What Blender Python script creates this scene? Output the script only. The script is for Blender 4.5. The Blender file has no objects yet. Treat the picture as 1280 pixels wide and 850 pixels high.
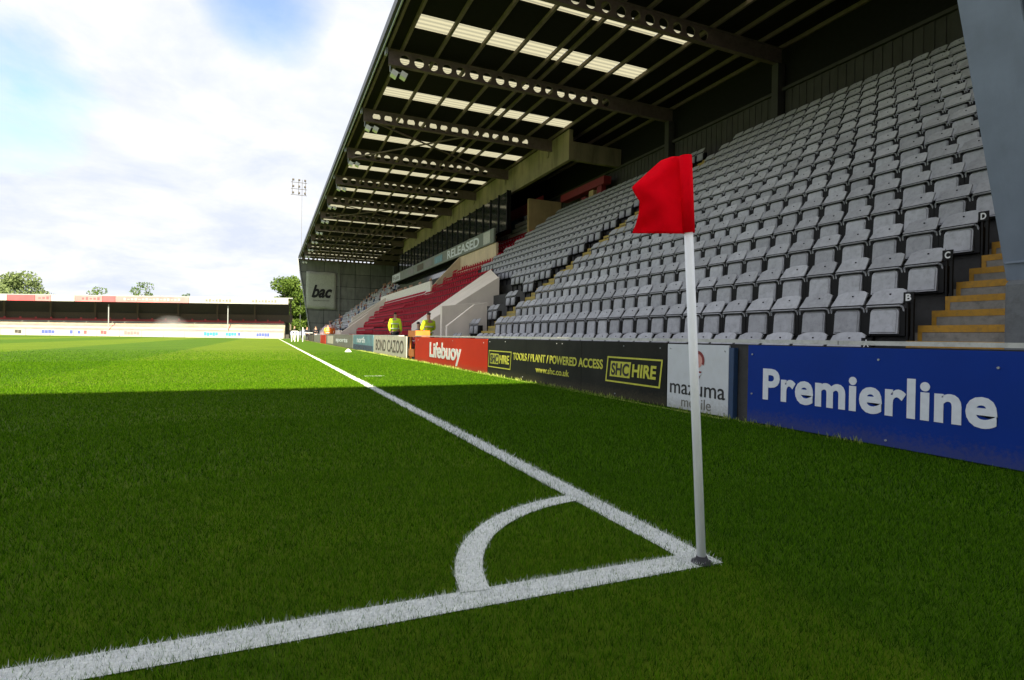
import bpy, bmesh, math, random
import numpy as np
from mathutils import Vector, Matrix, noise
R = math.radians
rnd = random.Random(7)
S = bpy.context.scene
COL = S.collection

# ---------------------------------------------------------------- camera
F_PX, YAW, PITCH, ROLL = 708.7, 0.404888, -0.004017, 0.0167326
CAM = Vector((-1.566, -1.6228, 0.8281))
Fv = Vector((math.sin(YAW)*math.cos(PITCH), math.cos(YAW)*math.cos(PITCH), math.sin(PITCH)))
Rv = Vector((math.cos(YAW), -math.sin(YAW), 0)); Uv = Rv.cross(Fv)
R2 = Rv*math.cos(ROLL)+Uv*math.sin(ROLL); U2 = -Rv*math.sin(ROLL)+Uv*math.cos(ROLL)
cd = bpy.data.cameras.new('camera'); cam = bpy.data.objects.new('camera', cd); COL.objects.link(cam)
m3 = Matrix((R2, U2, -Fv)).transposed(); cam.matrix_world = Matrix.Translation(CAM) @ m3.to_4x4()
cd.lens = 36*F_PX/1280; cd.sensor_width = 36; cd.clip_start = 0.05; cd.clip_end = 3000
S.camera = cam
S.view_settings.view_transform = 'Standard'; S.view_settings.look = 'None'
S.view_settings.exposure = 1.7; S.view_settings.gamma = 1

# ---------------------------------------------------------------- sun and sky
SUN_EL, SUN_AZ = R(37), R(184.5)      # azimuth clockwise from +Y: behind the camera, a little to the left
sd = bpy.data.lights.new('sun', 'SUN'); sun = bpy.data.objects.new('sun', sd); COL.objects.link(sun)
to_sun = Vector((math.sin(SUN_AZ)*math.cos(SUN_EL), math.cos(SUN_AZ)*math.cos(SUN_EL), math.sin(SUN_EL)))
sun.rotation_euler = to_sun.to_track_quat('Z', 'Y').to_euler()
sd.energy = 5.0; sd.angle = R(0.55); sd.color = (1, 0.885, 0.64)
W = bpy.data.worlds.new('World'); S.world = W; W.use_nodes = True
nt = W.node_tree; nt.nodes.clear()
def N(tree, t, **kw):
    n = tree.nodes.new(t)
    for k, v in kw.items(): setattr(n, k, v)
    return n
def math_n(tree, op, a, b=None, clamp=False):
    n = N(tree, 'ShaderNodeMath', operation=op, use_clamp=clamp)
    for i, v in enumerate((a, b)):
        if v is None: continue
        if isinstance(v, (int, float)): n.inputs[i].default_value = v
        else: tree.links.new(v, n.inputs[i])
    return n.outputs[0]
tc = N(nt, 'ShaderNodeTexCoord'); sep = N(nt, 'ShaderNodeSeparateXYZ'); nt.links.new(tc.outputs['Generated'], sep.inputs[0])
zz = math_n(nt, 'ADD', math_n(nt, 'MAXIMUM', sep.outputs[2], 0.0), 0.22)
cx = math_n(nt, 'DIVIDE', sep.outputs[0], zz); cy = math_n(nt, 'DIVIDE', sep.outputs[1], zz)
cmb = N(nt, 'ShaderNodeCombineXYZ'); nt.links.new(cx, cmb.inputs[0]); nt.links.new(cy, cmb.inputs[1])
def noise_n(tree, vec, scale, detail=5, rough=.55, dist=0.0):
    n = N(tree, 'ShaderNodeTexNoise'); n.inputs['Scale'].default_value = scale; n.inputs['Detail'].default_value = detail
    n.inputs['Roughness'].default_value = rough; n.inputs['Distortion'].default_value = dist
    if vec is not None: tree.links.new(vec, n.inputs['Vector'])
    return n.outputs['Fac']
n1 = noise_n(nt, cmb.outputs[0], 1.35, 9, .60, .3); n2 = noise_n(nt, cmb.outputs[0], 2.1, 9, .62, .25)
def ramp(tree, fac, stops):
    n = N(tree, 'ShaderNodeValToRGB'); e = n.color_ramp.elements
    while len(e) < len(stops): e.new(.5)
    for el, (p, c) in zip(e, stops):
        el.position = p; el.color = (c, c, c, 1) if isinstance(c, (int, float)) else (*c, 1)
    tree.links.new(fac, n.inputs[0]); return n.outputs[0]
def px_dir(x, y): return (Fv + R2*(x-640)/F_PX - U2*(y-425)/F_PX).normalized()
cov = n1
holes = None
for (px, py, wdt, st) in ((330, -8, .0080, .44), (6, 122, .0085, .38), (560, 560, .0001, 0)):
    if st == 0: continue
    d = px_dir(px, py); vm = N(nt, 'ShaderNodeVectorMath', operation='DOT_PRODUCT'); nt.links.new(tc.outputs['Generated'], vm.inputs[0])
    vm.inputs[1].default_value = d
    g = math_n(nt, 'MULTIPLY', math_n(nt, 'SUBTRACT', 1.0, math_n(nt, 'DIVIDE', math_n(nt, 'SUBTRACT', 1.0, vm.outputs['Value']), wdt), True), st)
    cov = math_n(nt, 'SUBTRACT', cov, g)
mask = ramp(nt, math_n(nt, 'ADD', cov, .12), [(.20, 0.10), (.50, 1.0)])
shade = ramp(nt, n2, [(.33, (.245, .265, .31)), (.50, (.295, .305, .33)), (.62, (.34, .34, .345))])
sky = N(nt, 'ShaderNodeTexSky', sky_type='NISHITA'); sky.sun_disc = False
sky.sun_elevation = SUN_EL; sky.sun_rotation = SUN_AZ; sky.air_density = 1.0; sky.dust_density = .6
bg1 = N(nt, 'ShaderNodeBackground'); bg1.inputs[1].default_value = 0.085; nt.links.new(sky.outputs[0], bg1.inputs[0])
bg2 = N(nt, 'ShaderNodeBackground'); bg2.inputs[1].default_value = 1.0; nt.links.new(shade, bg2.inputs[0])
mx = N(nt, 'ShaderNodeMixShader'); nt.links.new(mask, mx.inputs[0]); nt.links.new(bg1.outputs[0], mx.inputs[1]); nt.links.new(bg2.outputs[0], mx.inputs[2])
wo = N(nt, 'ShaderNodeOutputWorld'); nt.links.new(mx.outputs[0], wo.inputs[0])

# ---------------------------------------------------------------- materials
def mat(name, col, rough=.6, metal=0, var=.12, scale=6, bump=0, bscale=40, spec=.4, dirt=0, dcol=(.05, .045, .035), rand=0, mud=0, streak=False):
    m = bpy.data.materials.new(name); m.use_nodes = True; t = m.node_tree; b = t.nodes['Principled BSDF']
    b.inputs['Roughness'].default_value = rough; b.inputs['Metallic'].default_value = metal
    b.inputs['Specular IOR Level'].default_value = spec
    geo = N(t, 'ShaderNodeNewGeometry'); pos = geo.outputs['Position']
    f = noise_n(t, pos, scale, 5)
    hs = N(t, 'ShaderNodeMix', data_type='RGBA'); hs.inputs[6].default_value = (*[c*(1-var) for c in col], 1); hs.inputs[7].default_value = (*[min(1, c*(1+var)) for c in col], 1)
    t.links.new(ramp(t, f, [(.3, 0.0), (.7, 1.0)]), hs.inputs[0]); out = hs.outputs[2]
    if dirt:
        p2 = pos
        if streak:
            mp = N(t, 'ShaderNodeMapping'); mp.inputs['Scale'].default_value = (1, 1, .18); t.links.new(pos, mp.inputs[0]); p2 = mp.outputs[0]
        d = noise_n(t, p2, scale*1.7, 8, .68)
        mm = N(t, 'ShaderNodeMix', data_type='RGBA'); t.links.new(math_n(t, 'MULTIPLY', ramp(t, d, [(.48, 0.0), (.72, 1.0)]), dirt), mm.inputs[0])
        t.links.new(out, mm.inputs[6]); mm.inputs[7].default_value = (*dcol, 1); out = mm.outputs[2]
    if mud:
        sz = N(t, 'ShaderNodeSeparateXYZ'); t.links.new(pos, sz.inputs[0])
        sp_n = noise_n(t, pos, 38, 6, .7); hgt = math_n(t, 'SUBTRACT', 1.0, math_n(t, 'DIVIDE', sz.outputs[2], .22), True)
        sm = ramp(t, math_n(t, 'ADD', math_n(t, 'MULTIPLY', hgt, .45), math_n(t, 'MULTIPLY', sp_n, .75)), [(.50, 0.0), (.72, 1.0)])
        mm = N(t, 'ShaderNodeMix', data_type='RGBA'); t.links.new(math_n(t, 'MULTIPLY', sm, mud), mm.inputs[0])
        t.links.new(out, mm.inputs[6]); mm.inputs[7].default_value = (.10, .085, .045, 1); out = mm.outputs[2]
    if rand:
        oi = N(t, 'ShaderNodeObjectInfo'); hv = N(t, 'ShaderNodeHueSaturation')
        t.links.new(math_n(t, 'ADD', math_n(t, 'MULTIPLY', oi.outputs['Random'], rand), 1-rand/2), hv.inputs['Value'])
        t.links.new(out, hv.inputs['Color']); out = hv.outputs[0]
    t.links.new(out, b.inputs['Base Color'])
    if bump:
        bp = N(t, 'ShaderNodeBump'); bp.inputs['Strength'].default_value = bump; bp.inputs['Distance'].default_value = .01
        t.links.new(noise_n(t, pos, bscale, 4), bp.inputs['Height']); t.links.new(bp.outputs[0], b.inputs['Normal'])
    return m
M = {}
M['seat'] = mat('seat_grey', (.395, .405, .44), .55, var=.10, scale=9, dirt=.38, dcol=(.12, .12, .13), rand=.34, bump=.15, spec=.3)
M['seat_red'] = mat('seat_red', (.36, .004, .022), .65, var=.18, scale=6, dirt=.3, dcol=(.08, .004, .01), rand=.2, spec=.12)
M['black'] = mat('black_metal', (.006, .006, .007), .6, spec=.2)
M['rubber'] = mat('rubber', (.03, .03, .035), .8)
M['concrete'] = mat('concrete', (.24, .225, .20), .85, dirt=.5, dcol=(.07, .065, .06), bump=.4, var=.15)
M['dconcrete'] = mat('dark_concrete', (.055, .055, .055), .9, dirt=.5, dcol=(.03, .03, .03), bump=.4)
M['beige'] = mat('painted_concrete', (.86, .77, .69), .8, dirt=.2, dcol=(.45, .38, .32), scale=1.3, streak=True, var=.06)
M['tan'] = mat('tan_render', (.42, .30, .15), .8, dirt=.3, dcol=(.2, .14, .08), scale=1.5, streak=True)
M['yellow'] = mat('yellow_paint', (.42, .22, .02), .7, dirt=.7, dcol=(.17, .12, .05), scale=12, var=.1)
M['steel'] = mat('steel_grey_paint', (.15, .185, .245), .5, dirt=.25, dcol=(.09, .11, .14), scale=3, streak=True, spec=.35)
M['beam'] = mat('beam_brown', (.15, .115, .105), .7, dirt=.4, dcol=(.02, .018, .012), scale=3, spec=.2)
M['girder'] = mat('girder_olive', (.24, .205, .125), .8, dirt=.65, dcol=(.06, .055, .03), scale=1.1, streak=True)
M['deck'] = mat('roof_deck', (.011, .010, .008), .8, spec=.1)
M['roofedge'] = mat('roof_edge', (.04, .045, .05), .4)
M['gutter'] = mat('gutter_grey', (.30, .32, .34), .4, metal=.3)
M['clad'] = mat('grey_cladding', (.20, .205, .20), .6, dirt=.5, dcol=(.05, .052, .05), scale=1.2, streak=True, rand=.25)
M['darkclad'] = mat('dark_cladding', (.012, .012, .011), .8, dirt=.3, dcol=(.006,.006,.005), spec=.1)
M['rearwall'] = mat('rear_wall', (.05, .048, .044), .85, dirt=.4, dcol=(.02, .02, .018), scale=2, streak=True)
M['blue'] = mat('blue_board', mud=.28, col=(.001, .028, .235), rough=.6, var=.08, scale=1.5, dirt=.2, dcol=(.002, .03, .16), spec=.15)
M['blackb'] = mat('black_board', mud=.28, col=(.010, .011, .009), rough=.6, var=.3, scale=2, dirt=.35, dcol=(.028, .03, .022), spec=.15)
M['whiteb'] = mat('white_board', mud=.28, col=(.55, .58, .62), rough=.4, var=.04, dirt=.2, dcol=(.4, .4, .36))
M['red'] = mat('red_board', mud=.28, col=(.56, .030, .008), rough=.6, var=.15, scale=.35, spec=.12)
M['printw'] = mat('print_white', (.62, .66, .72), .5, var=.06, scale=20)
M['printy'] = mat('print_yellow', (.50, .50, .05), .5, var=.15, scale=20)
M['printk'] = mat('print_black', (.01, .01, .012), .5)
M['maroon'] = mat('print_maroon', (.20, .02, .02), .5)
M['pink'] = mat('print_pink', (.55, .28, .25), .5)
M['rail'] = mat('rail_grey', (.48, .49, .47), .55, dirt=.5, dcol=(.2, .2, .18), scale=8)
M['tealb'] = mat('teal_board', mud=.28, col=(.10, .25, .32), rough=.5, var=.3, scale=2)
M['navy'] = mat('navy_board', (.02, .05, .12), .5)
M['cream'] = mat('cream_board', mud=.28, col=(.60, .55, .47), rough=.5, dirt=.3, dcol=(.35, .3, .24))
M['greyb'] = mat('grey_board', mud=.28, col=(.14, .14, .13), rough=.5, dirt=.4, dcol=(.3, .3, .28), scale=2)
M['orange'] = mat('orange_paint', (.55, .15, .02), .5)
M['white'] = mat('white_paint', (.74, .75, .76), .4, var=.03)
M['pole'] = mat('white_plastic', (.90, .92, .98), .4, var=.03, spec=.5)
M['flag_base'] = mat('flag_red', (.88, .001, .012), .85, var=.06, scale=25, bump=.25, bscale=300, spec=.05)
m = M['flag_base']; t = m.node_tree; b = t.nodes['Principled BSDF']; tr = N(t, 'ShaderNodeBsdfTranslucent'); tr.inputs[0].default_value = (.9, .0, .01, 1); ms = N(t, 'ShaderNodeMixShader'); ms.inputs[0].default_value = .22
t.links.new(b.outputs[0], ms.inputs[1]); t.links.new(tr.outputs[0], ms.inputs[2]); t.links.new(ms.outputs[0], t.nodes['Material Output'].inputs[0]); M['flag'] = m
M['skin'] = mat('skin', (.45, .26, .19), .6)
M['hair'] = mat('hair', (.03, .02, .015), .7)
M['hivis'] = mat('hi_vis_yellow', (.55, .75, .03), .6, spec=.2)
M['hivis_band'] = mat('reflective_band', (.55, .6, .5), .3)
M['hiorange'] = mat('hi_vis_orange', (.8, .17, .02), .6)
M['cloth_dark'] = mat('dark_cloth', (.02, .02, .03), .9)
M['cloth_maroon'] = mat('maroon_cloth', (.08, .01, .015), .9)
M['cloth_grey'] = mat('grey_cloth', (.42, .42, .48), .9)
M['glassdark'] = mat('dark_glass', (.02, .024, .026), .08, spec=.8)
M['bark'] = mat('bark', (.09, .07, .05), .9, bump=.5)
M['farwhite'] = mat('far_white', (.36, .355, .34), .6, var=.1, scale=1)
M['farcream'] = mat('far_cream', (.29, .25, .20), .7, var=.2, scale=1.5)
M['farred'] = mat('far_red', (.50, .075, .09), .6, var=.2, scale=.6)
M['fardark'] = mat('far_dark', (.055, .05, .045), .8)
M['farpink'] = mat('far_pink', (.52, .17, .18), .6, var=.15, scale=.8)
M['farbrown'] = mat('far_brown', (.11, .09, .075), .8)
M['farteal'] = mat('far_teal', (.03, .35, .48), .6)
M['farblue'] = mat('far_blue', (.06, .09, .35), .6)
M['weed'] = mat('pale_weed', (.24, .29, .06), .8, var=.3, scale=30)
M['edge'] = mat('dry_turf', (.24, .29, .045), .9, var=.35, scale=14, bump=.6)
def leafmat(name, a, b_, straw=False, sp_=.25):
    m = bpy.data.materials.new(name); m.use_nodes = True; t = m.node_tree; b = t.nodes['Principled BSDF']
    at = N(t, 'ShaderNodeAttribute'); at.attribute_name = 'tone'
    mm = N(t, 'ShaderNodeMix', data_type='RGBA'); mm.inputs[6].default_value = (*a, 1); mm.inputs[7].default_value = (*b_, 1)
    t.links.new(at.outputs['Fac'], mm.inputs[0])
    if straw:
        m2 = N(t, 'ShaderNodeMix', data_type='RGBA'); t.links.new(ramp(t, at.outputs['Fac'], [(.975, 0.0), (1.0, .16)]), m2.inputs[0]); t.links.new(mm.outputs[2], m2.inputs[6]); m2.inputs[7].default_value = (.30, .24, .08, 1); mm = m2
    t.links.new(mm.outputs[2], b.inputs['Base Color'])
    b.inputs['Roughness'].default_value = .7; b.inputs['Specular IOR Level'].default_value = sp_
    tr = N(t, 'ShaderNodeBsdfTranslucent'); t.links.new(mm.outputs[2], tr.inputs[0])
    ms = N(t, 'ShaderNodeMixShader'); ms.inputs[0].default_value = .35
    t.links.new(b.outputs[0], ms.inputs[1]); t.links.new(tr.outputs[0], ms.inputs[2]); t.links.new(ms.outputs[0], t.nodes['Material Output'].inputs[0])
    return m
M['leaf'] = leafmat('tree_leaves', (.05, .10, .015), (.13, .20, .03))
M['leafpale'] = leafmat('pale_tree_leaves', (.10, .15, .05), (.22, .28, .12))
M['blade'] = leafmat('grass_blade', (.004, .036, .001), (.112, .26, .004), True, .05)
M['bladew'] = leafmat('painted_grass_blade', (.55, .58, .60), (.97, .98, 1.0))
# skylight: translucent sheet
m = bpy.data.materials.new('skylight_sheet'); m.use_nodes = True; t = m.node_tree; t.nodes.remove(t.nodes['Principled BSDF'])
tr = N(t, 'ShaderNodeBsdfTranslucent'); tr.inputs[0].default_value = (.26, .255, .20, 1); df = N(t, 'ShaderNodeBsdfDiffuse'); df.inputs[0].default_value = (.4, .4, .34, 1)
ms = N(t, 'ShaderNodeMixShader'); ms.inputs[0].default_value = .25; t.links.new(tr.outputs[0], ms.inputs[1]); t.links.new(df.outputs[0], ms.inputs[2])
t.links.new(ms.outputs[0], t.nodes['Material Output'].inputs[0]); M['skylight'] = m
# pitch
m = bpy.data.materials.new('pitch_turf'); m.use_nodes = True; t = m.node_tree; b = t.nodes['Principled BSDF']
geo = N(t, 'ShaderNodeNewGeometry'); pos = geo.outputs['Position']; sp = N(t, 'ShaderNodeSeparateXYZ'); t.links.new(pos, sp.inputs[0])
wob = math_n(t, 'MULTIPLY', math_n(t, 'SUBTRACT', noise_n(t, pos, .6, 3), .5), .5)
xs = math_n(t, 'DIVIDE', math_n(t, 'ADD', math_n(t, 'ADD', sp.outputs[0], 1000*5.3), wob), 10.6)
fr = math_n(t, 'FRACT', xs)
band = ramp(t, fr, [(.0, 0.0), (.02, 1.0), (.5, 1.0), (.52, 0.0)])
band = math_n(t, 'SUBTRACT', 1.0, band)
# x in (-5.3,0) must be the light band
fine = noise_n(t, pos, 260, 4, .75); mid = noise_n(t, pos, 5, 6, .7); big = noise_n(t, pos, .5, 4)
tone = math_n(t, 'ADD', math_n(t, 'MULTIPLY', fine, .55), math_n(t, 'ADD', math_n(t, 'MULTIPLY', mid, .5), math_n(t, 'MULTIPLY', big, .3)))
cr = N(t, 'ShaderNodeValToRGB'); e = cr.color_ramp.elements; e[0].position = .42; e[0].color = (.014, .060, .002, 1); e[1].position = .95; e[1].color = (.15, .23, .004, 1); t.links.new(tone, cr.inputs[0])
mm = N(t, 'ShaderNodeMix', data_type='RGBA', blend_type='MULTIPLY'); mm.inputs[0].default_value = 1
bc = N(t, 'ShaderNodeMix', data_type='RGBA'); t.links.new(band, bc.inputs[0]); bc.inputs[6].default_value = (.66, .80, .6, 1); bc.inputs[7].default_value = (1.15, 1.05, 1.2, 1)
t.links.new(cr.outputs[0], mm.inputs[6]); t.links.new(bc.outputs[2], mm.inputs[7]); t.links.new(mm.outputs[2], b.inputs['Base Color'])
b.inputs['Roughness'].default_value = .8; b.inputs['Specular IOR Level'].default_value = .12
bp = N(t, 'ShaderNodeBump'); bp.inputs['Strength'].default_value = .7; bp.inputs['Distance'].default_value = .02; t.links.new(math_n(t, 'ADD', fine, math_n(t, 'MULTIPLY', mid, .6)), bp.inputs['Height']); t.links.new(bp.outputs[0], b.inputs['Normal'])
M['turf'] = m
M['line'] = mat('line_paint', (.68, .70, .68), .9, var=.25, scale=90, dirt=.4, dcol=(.12, .2, .06), bump=.6, bscale=150)

# ---------------------------------------------------------------- mesh helpers
def setp(o, label=None, cat=None, group=None, kind=None):
    if label: o['label'] = label
    if cat: o['category'] = cat
    if group: o['group'] = group
    if kind: o['kind'] = kind
    return o
def empty(name, loc, label, cat, group=None):
    o = bpy.data.objects.new(name, None); COL.objects.link(o); o.location = loc; o.empty_display_size = .2
    return setp(o, label, cat, group)
class MB:
    def __init__(s): s.bm = bmesh.new(); s.mi = 0
    def face(s, pts):
        vs = [s.bm.verts.new(p) for p in pts]; f = s.bm.faces.new(vs); f.material_index = s.mi; return f
    def box(s, x0, x1, y0, y1, z0, z1):
        v = [s.bm.verts.new((x, y, z)) for x in (x0, x1) for y in (y0, y1) for z in (z0, z1)]
        for q in ((0, 1, 3, 2), (4, 6, 7, 5), (0, 4, 5, 1), (2, 3, 7, 6), (0, 2, 6, 4), (1, 5, 7, 3)):
            f = s.bm.faces.new([v[i] for i in q]); f.material_index = s.mi
        return s
    def prism(s, poly, axis, a, b):
        """poly of 2-d points extruded along axis from a to b; 'y': (x,z), 'x': (y,z), 'z': (x,y)"""
        def P(p, t): return {'y': (p[0], t, p[1]), 'x': (t, p[0], p[1]), 'z': (p[0], p[1], t)}[axis]
        A = [s.bm.verts.new(P(p, a)) for p in poly]; B = [s.bm.verts.new(P(p, b)) for p in poly]
        n = len(poly)
        fs = [s.bm.faces.new(A), s.bm.faces.new(B[::-1])]
        for i in range(n): fs.append(s.bm.faces.new((A[i], B[i], B[(i+1) % n], A[(i+1) % n])))
        for f in fs: f.material_index = s.mi
        return s
    def bar(s, p, q, w, h=None, n=4):
        p, q = Vector(p), Vector(q); h = h or w; d = (q-p).normalized(); up = Vector((0, 0, 1)) if abs(d.z) < .95 else Vector((0, 1, 0))
        a = d.cross(up).normalized(); b_ = a.cross(d)
        rings = []
        for c in (p, q):
            if n == 4: rings.append([s.bm.verts.new(c+a*w/2*i+b_*h/2*j) for i, j in ((-1, -1), (1, -1), (1, 1), (-1, 1))])
            else: rings.append([s.bm.verts.new(c+a*w/2*math.cos(2*math.pi*k/n)+b_*h/2*math.sin(2*math.pi*k/n)) for k in range(n)])
        k = len(rings[0]); fs = [s.bm.faces.new(rings[0]), s.bm.faces.new(rings[1][::-1])]
        for i in range(k): fs.append(s.bm.faces.new((rings[0][i], rings[1][i], rings[1][(i+1) % k], rings[0][(i+1) % k])))
        for f in fs: f.material_index = s.mi
        return s
    def lathe(s, prof, c=(0, 0), n=20, axis=None):
        rings = [[s.bm.verts.new((c[0]+r*math.cos(2*math.pi*k/n), c[1]+r*math.sin(2*math.pi*k/n), z)) for k in range(n)] for r, z in prof]
        for a, b_ in zip(rings, rings[1:]):
            for k in range(n): f = s.bm.faces.new((a[k], a[(k+1) % n], b_[(k+1) % n], b_[k])); f.material_index = s.mi; f.smooth = True
        s.bm.faces.new(rings[-1]); s.bm.faces.new(rings[0][::-1]); return s
    def mesh(s, name, mats, bevel=0):
        bmesh.ops.recalc_face_normals(s.bm, faces=s.bm.faces)
        if bevel: bmesh.ops.bevel(s.bm, geom=[e for e in s.bm.edges], offset=bevel, segments=1, affect='EDGES', clamp_overlap=True)
        me = bpy.data.meshes.new(name); s.bm.to_mesh(me); s.bm.free()
        for mm_ in (mats if isinstance(mats, (list, tuple)) else [mats]): me.materials.append(mm_)
        return me
    def build(s, name, mats, parent=None, bevel=0, **kw):
        return link(name, s.mesh(name, mats, bevel), parent, **kw)
def link(name, me, parent=None, loc=None, label=None, cat=None, group=None, kind=None):
    o = bpy.data.objects.new(name, me); COL.objects.link(o)
    if parent is not None:
        o.parent = parent
        if loc is None and parent.type == 'EMPTY': o.location = -parent.location if not parent.get('_local') else (0, 0, 0)
    if loc is not None: o.location = loc
    return setp(o, label, cat, group, kind)
def copy_tree(o, parent=None):
    c = o.copy(); COL.objects.link(c); c.parent = parent
    for ch in o.children: copy_tree(ch, c)
    return c
def struct(name, mb, m_, **kw): return mb.build(name, m_, None, kind='structure', **kw)
def np_mesh(name, verts, faces, mats, tone=None, mi=None):
    me = bpy.data.meshes.new(name); nv = len(verts); nf = len(faces); k = faces.shape[1]
    me.vertices.add(nv); me.vertices.foreach_set('co', verts.astype(np.float32).ravel())
    me.loops.add(nf*k); me.loops.foreach_set('vertex_index', faces.astype(np.int32).ravel())
    me.polygons.add(nf); me.polygons.foreach_set('loop_start', np.arange(0, nf*k, k, dtype=np.int32)); me.polygons.foreach_set('loop_total', np.full(nf, k, dtype=np.int32))
    if mi is not None: me.polygons.foreach_set('material_index', mi.astype(np.int32))
    me.update(calc_edges=True)
    if tone is not None:
        a = me.attributes.new('tone', 'FLOAT', 'POINT'); a.data.foreach_set('value', tone.astype(np.float32))
    for mm_ in mats: me.materials.append(mm_)
    return me
def text(name, s, xf, x0, x1, y0, y1, m_, parent, bold=0.0, shear=0.0, th=.0015, sp=1.0):
    """text mesh fitted to the rectangle x0..x1, y0..y1 of the plane given by matrix xf"""
    cu = bpy.data.curves.new(name, 'FONT'); cu.body = s; cu.offset = bold; cu.shear = shear; cu.extrude = .004; cu.resolution_u = 4; cu.space_character = sp
    tmp = bpy.data.objects.new('tmp', cu); COL.objects.link(tmp)
    dg = bpy.context.evaluated_depsgraph_get(); dg.update()
    me = bpy.data.meshes.new_from_object(tmp.evaluated_get(dg)); bpy.data.objects.remove(tmp); bpy.data.curves.remove(cu)
    co = np.empty(len(me.vertices)*3, np.float32); me.vertices.foreach_get('co', co); co = co.reshape(-1, 3)
    mn, mxx = co.min(0), co.max(0); co[:, 0] = x0+(co[:, 0]-mn[0])/(mxx[0]-mn[0])*(x1-x0); co[:, 1] = y0+(co[:, 1]-mn[1])/(mxx[1]-mn[1])*(y1-y0); co[:, 2] = co[:, 2]/.004*th
    A = np.array(xf); w = co@A[:3, :3].T+A[:3, 3]; me.vertices.foreach_set('co', w.astype(np.float32).ravel()); me.materials.clear(); me.materials.append(m_); me.update(); me.name = name
    return link(name, me, parent)

# ---------------------------------------------------------------- ground and markings
g = MB(); g.face([(-400, -120, -.10), (400, -120, -.10), (400, 500, -.10), (-400, 500, -.10)]); struct('ground', g, mat('ground_far', (.10, .13, .05), .9))
g = MB(); g.box(-75, 3.0, -1.2*4-1.2, 104, -.09, 0); g.build('pitch', M['turf'], kind='structure')
LW = .12
def sheet(name, pts, z=.004, m_=None):
    s = MB()
    for q in pts: s.face([(x, y, z) for x, y in q])
    return s.build(name, m_ or M['line'], kind='structure')
sheet('touchline', [[(-LW, 0), (0, 0), (0, 101), (-LW, 101)]])
sheet('goal_line', [[(-62, 0), (-LW-.001, 0), (-LW-.001, LW), (-62, LW)]])
arc = []
a0, a1 = math.asin(LW/1.0)-.01, math.acos(LW/1.0)+.01
for k in range(24):
    t0, t1 = a0+(a1-a0)*k/24, a0+(a1-a0)*(k+1)/24
    arc.append([(-math.cos(t0)*r_, math.sin(t0)*r_) for r_ in (.995, .895)]+[(-math.cos(t1)*r_, math.sin(t1)*r_) for r_ in (.895, .995)])
sheet('corner_arc', arc, .0065)
sheet('retreat_mark', [[(.22, 10.02), (.62, 10.02), (.62, 10.15), (.22, 10.15)]])
ed = []
for k in range(120):
    y = 3+k*.8; w0 = .02+.015*noise.noise((y*.7, 0, 0)); w1 = .02+.015*noise.noise(((y+.8)*.7, 0, 0))
    ed.append([(2.84-w0, y), (2.9, y), (2.9, y+.8), (2.84-w1, y+.8)])
sheet('turf_edge', ed, .006, M['edge'])

# grass blades
rs = np.random.RandomState(3)
def in_line(x, y):
    tl = (x > -LW) & (x < 0) & (y > 0); gl = (y > 0) & (y < LW) & (x < 0)
    r_ = np.hypot(x, y); ac = (r_ > .895) & (r_ < .995) & (x < 0) & (y > 0)
    return tl | gl | ac
def blades():
    V, T, Wt = [], [], []
    for (r0, r1, dens, hgt, wid) in ((1.05, 2.3, 36000, .018, .0022), (2.3, 3.6, 20000, .021, .0032), (3.6, 6.0, 7500, .027, .0052), (6.0, 10.5, 4200, .025, .0066), (10.5, 19, 1900, .023, .0085), (19, 32, 520, .020, .015)):
        ang = 1.62; n = int(dens*ang/2*(r1*r1-r0*r0))
        rr = np.sqrt(rs.uniform(r0*r0, r1*r1, n)); a = rs.uniform(-ang/2, ang/2, n)+YAW
        x = CAM.x+rr*np.sin(a); y = CAM.y+rr*np.cos(a)
        keep = (x < 2.95) & ((r1 < 30) | (rs.uniform(0, 1, n) > (rr-19)/13))
        x, y = x[keep], y[keep]; n = len(x)
        h = hgt*rs.uniform(.6, 1.25, n); w = wid*rs.uniform(.7, 1.3, n)
        th = rs.uniform(0, 2*np.pi, n); lean = rs.uniform(.1, .95, n)*h; la = rs.uniform(0, 2*np.pi, n)
        pv = np.empty((n, 3, 3)); dx, dy = np.cos(th)*w/2, np.sin(th)*w/2
        pv[:, 0] = np.stack([x-dx, y-dy, np.full(n, -.001)], 1); pv[:, 1] = np.stack([x+dx, y+dy, np.full(n, -.001)], 1)
        pv[:, 2] = np.stack([x+np.cos(la)*lean, y+np.sin(la)*lean, h], 1)
        V.append(pv); mid_ = np.zeros(n)
        cl = np.array([noise.noise((float(px)*2.2, float(py)*2.2, 0)) for px, py in zip(x[::25], y[::25])]); cl = np.repeat(cl, 25)[:n]
        band = (np.floor((x+.25*np.sin(y*.8))/5.3).astype(int) % 2 != 0) & (x < 0)
        T.append(np.clip(rs.normal(.38, .36, n)+cl*.45+np.where(band, .11, -.03), 0, 1)); jx = x+rs.normal(0, .006, n); jy = y+rs.normal(0, .006, n)
        Wt.append(in_line(jx, jy) & (rs.uniform(0, 1, n) < .84))
    return np.concatenate(V), np.concatenate(T), np.concatenate(Wt)
V, T, Wt = blades()
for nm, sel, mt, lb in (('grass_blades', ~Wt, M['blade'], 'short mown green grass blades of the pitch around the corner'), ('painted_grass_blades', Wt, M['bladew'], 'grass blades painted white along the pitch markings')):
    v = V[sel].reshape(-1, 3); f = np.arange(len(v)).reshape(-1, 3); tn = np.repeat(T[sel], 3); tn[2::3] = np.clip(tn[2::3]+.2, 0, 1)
    link(nm, np_mesh(nm, v, f, [mt], tn), None, label=lb, cat='grass', kind='stuff')
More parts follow.
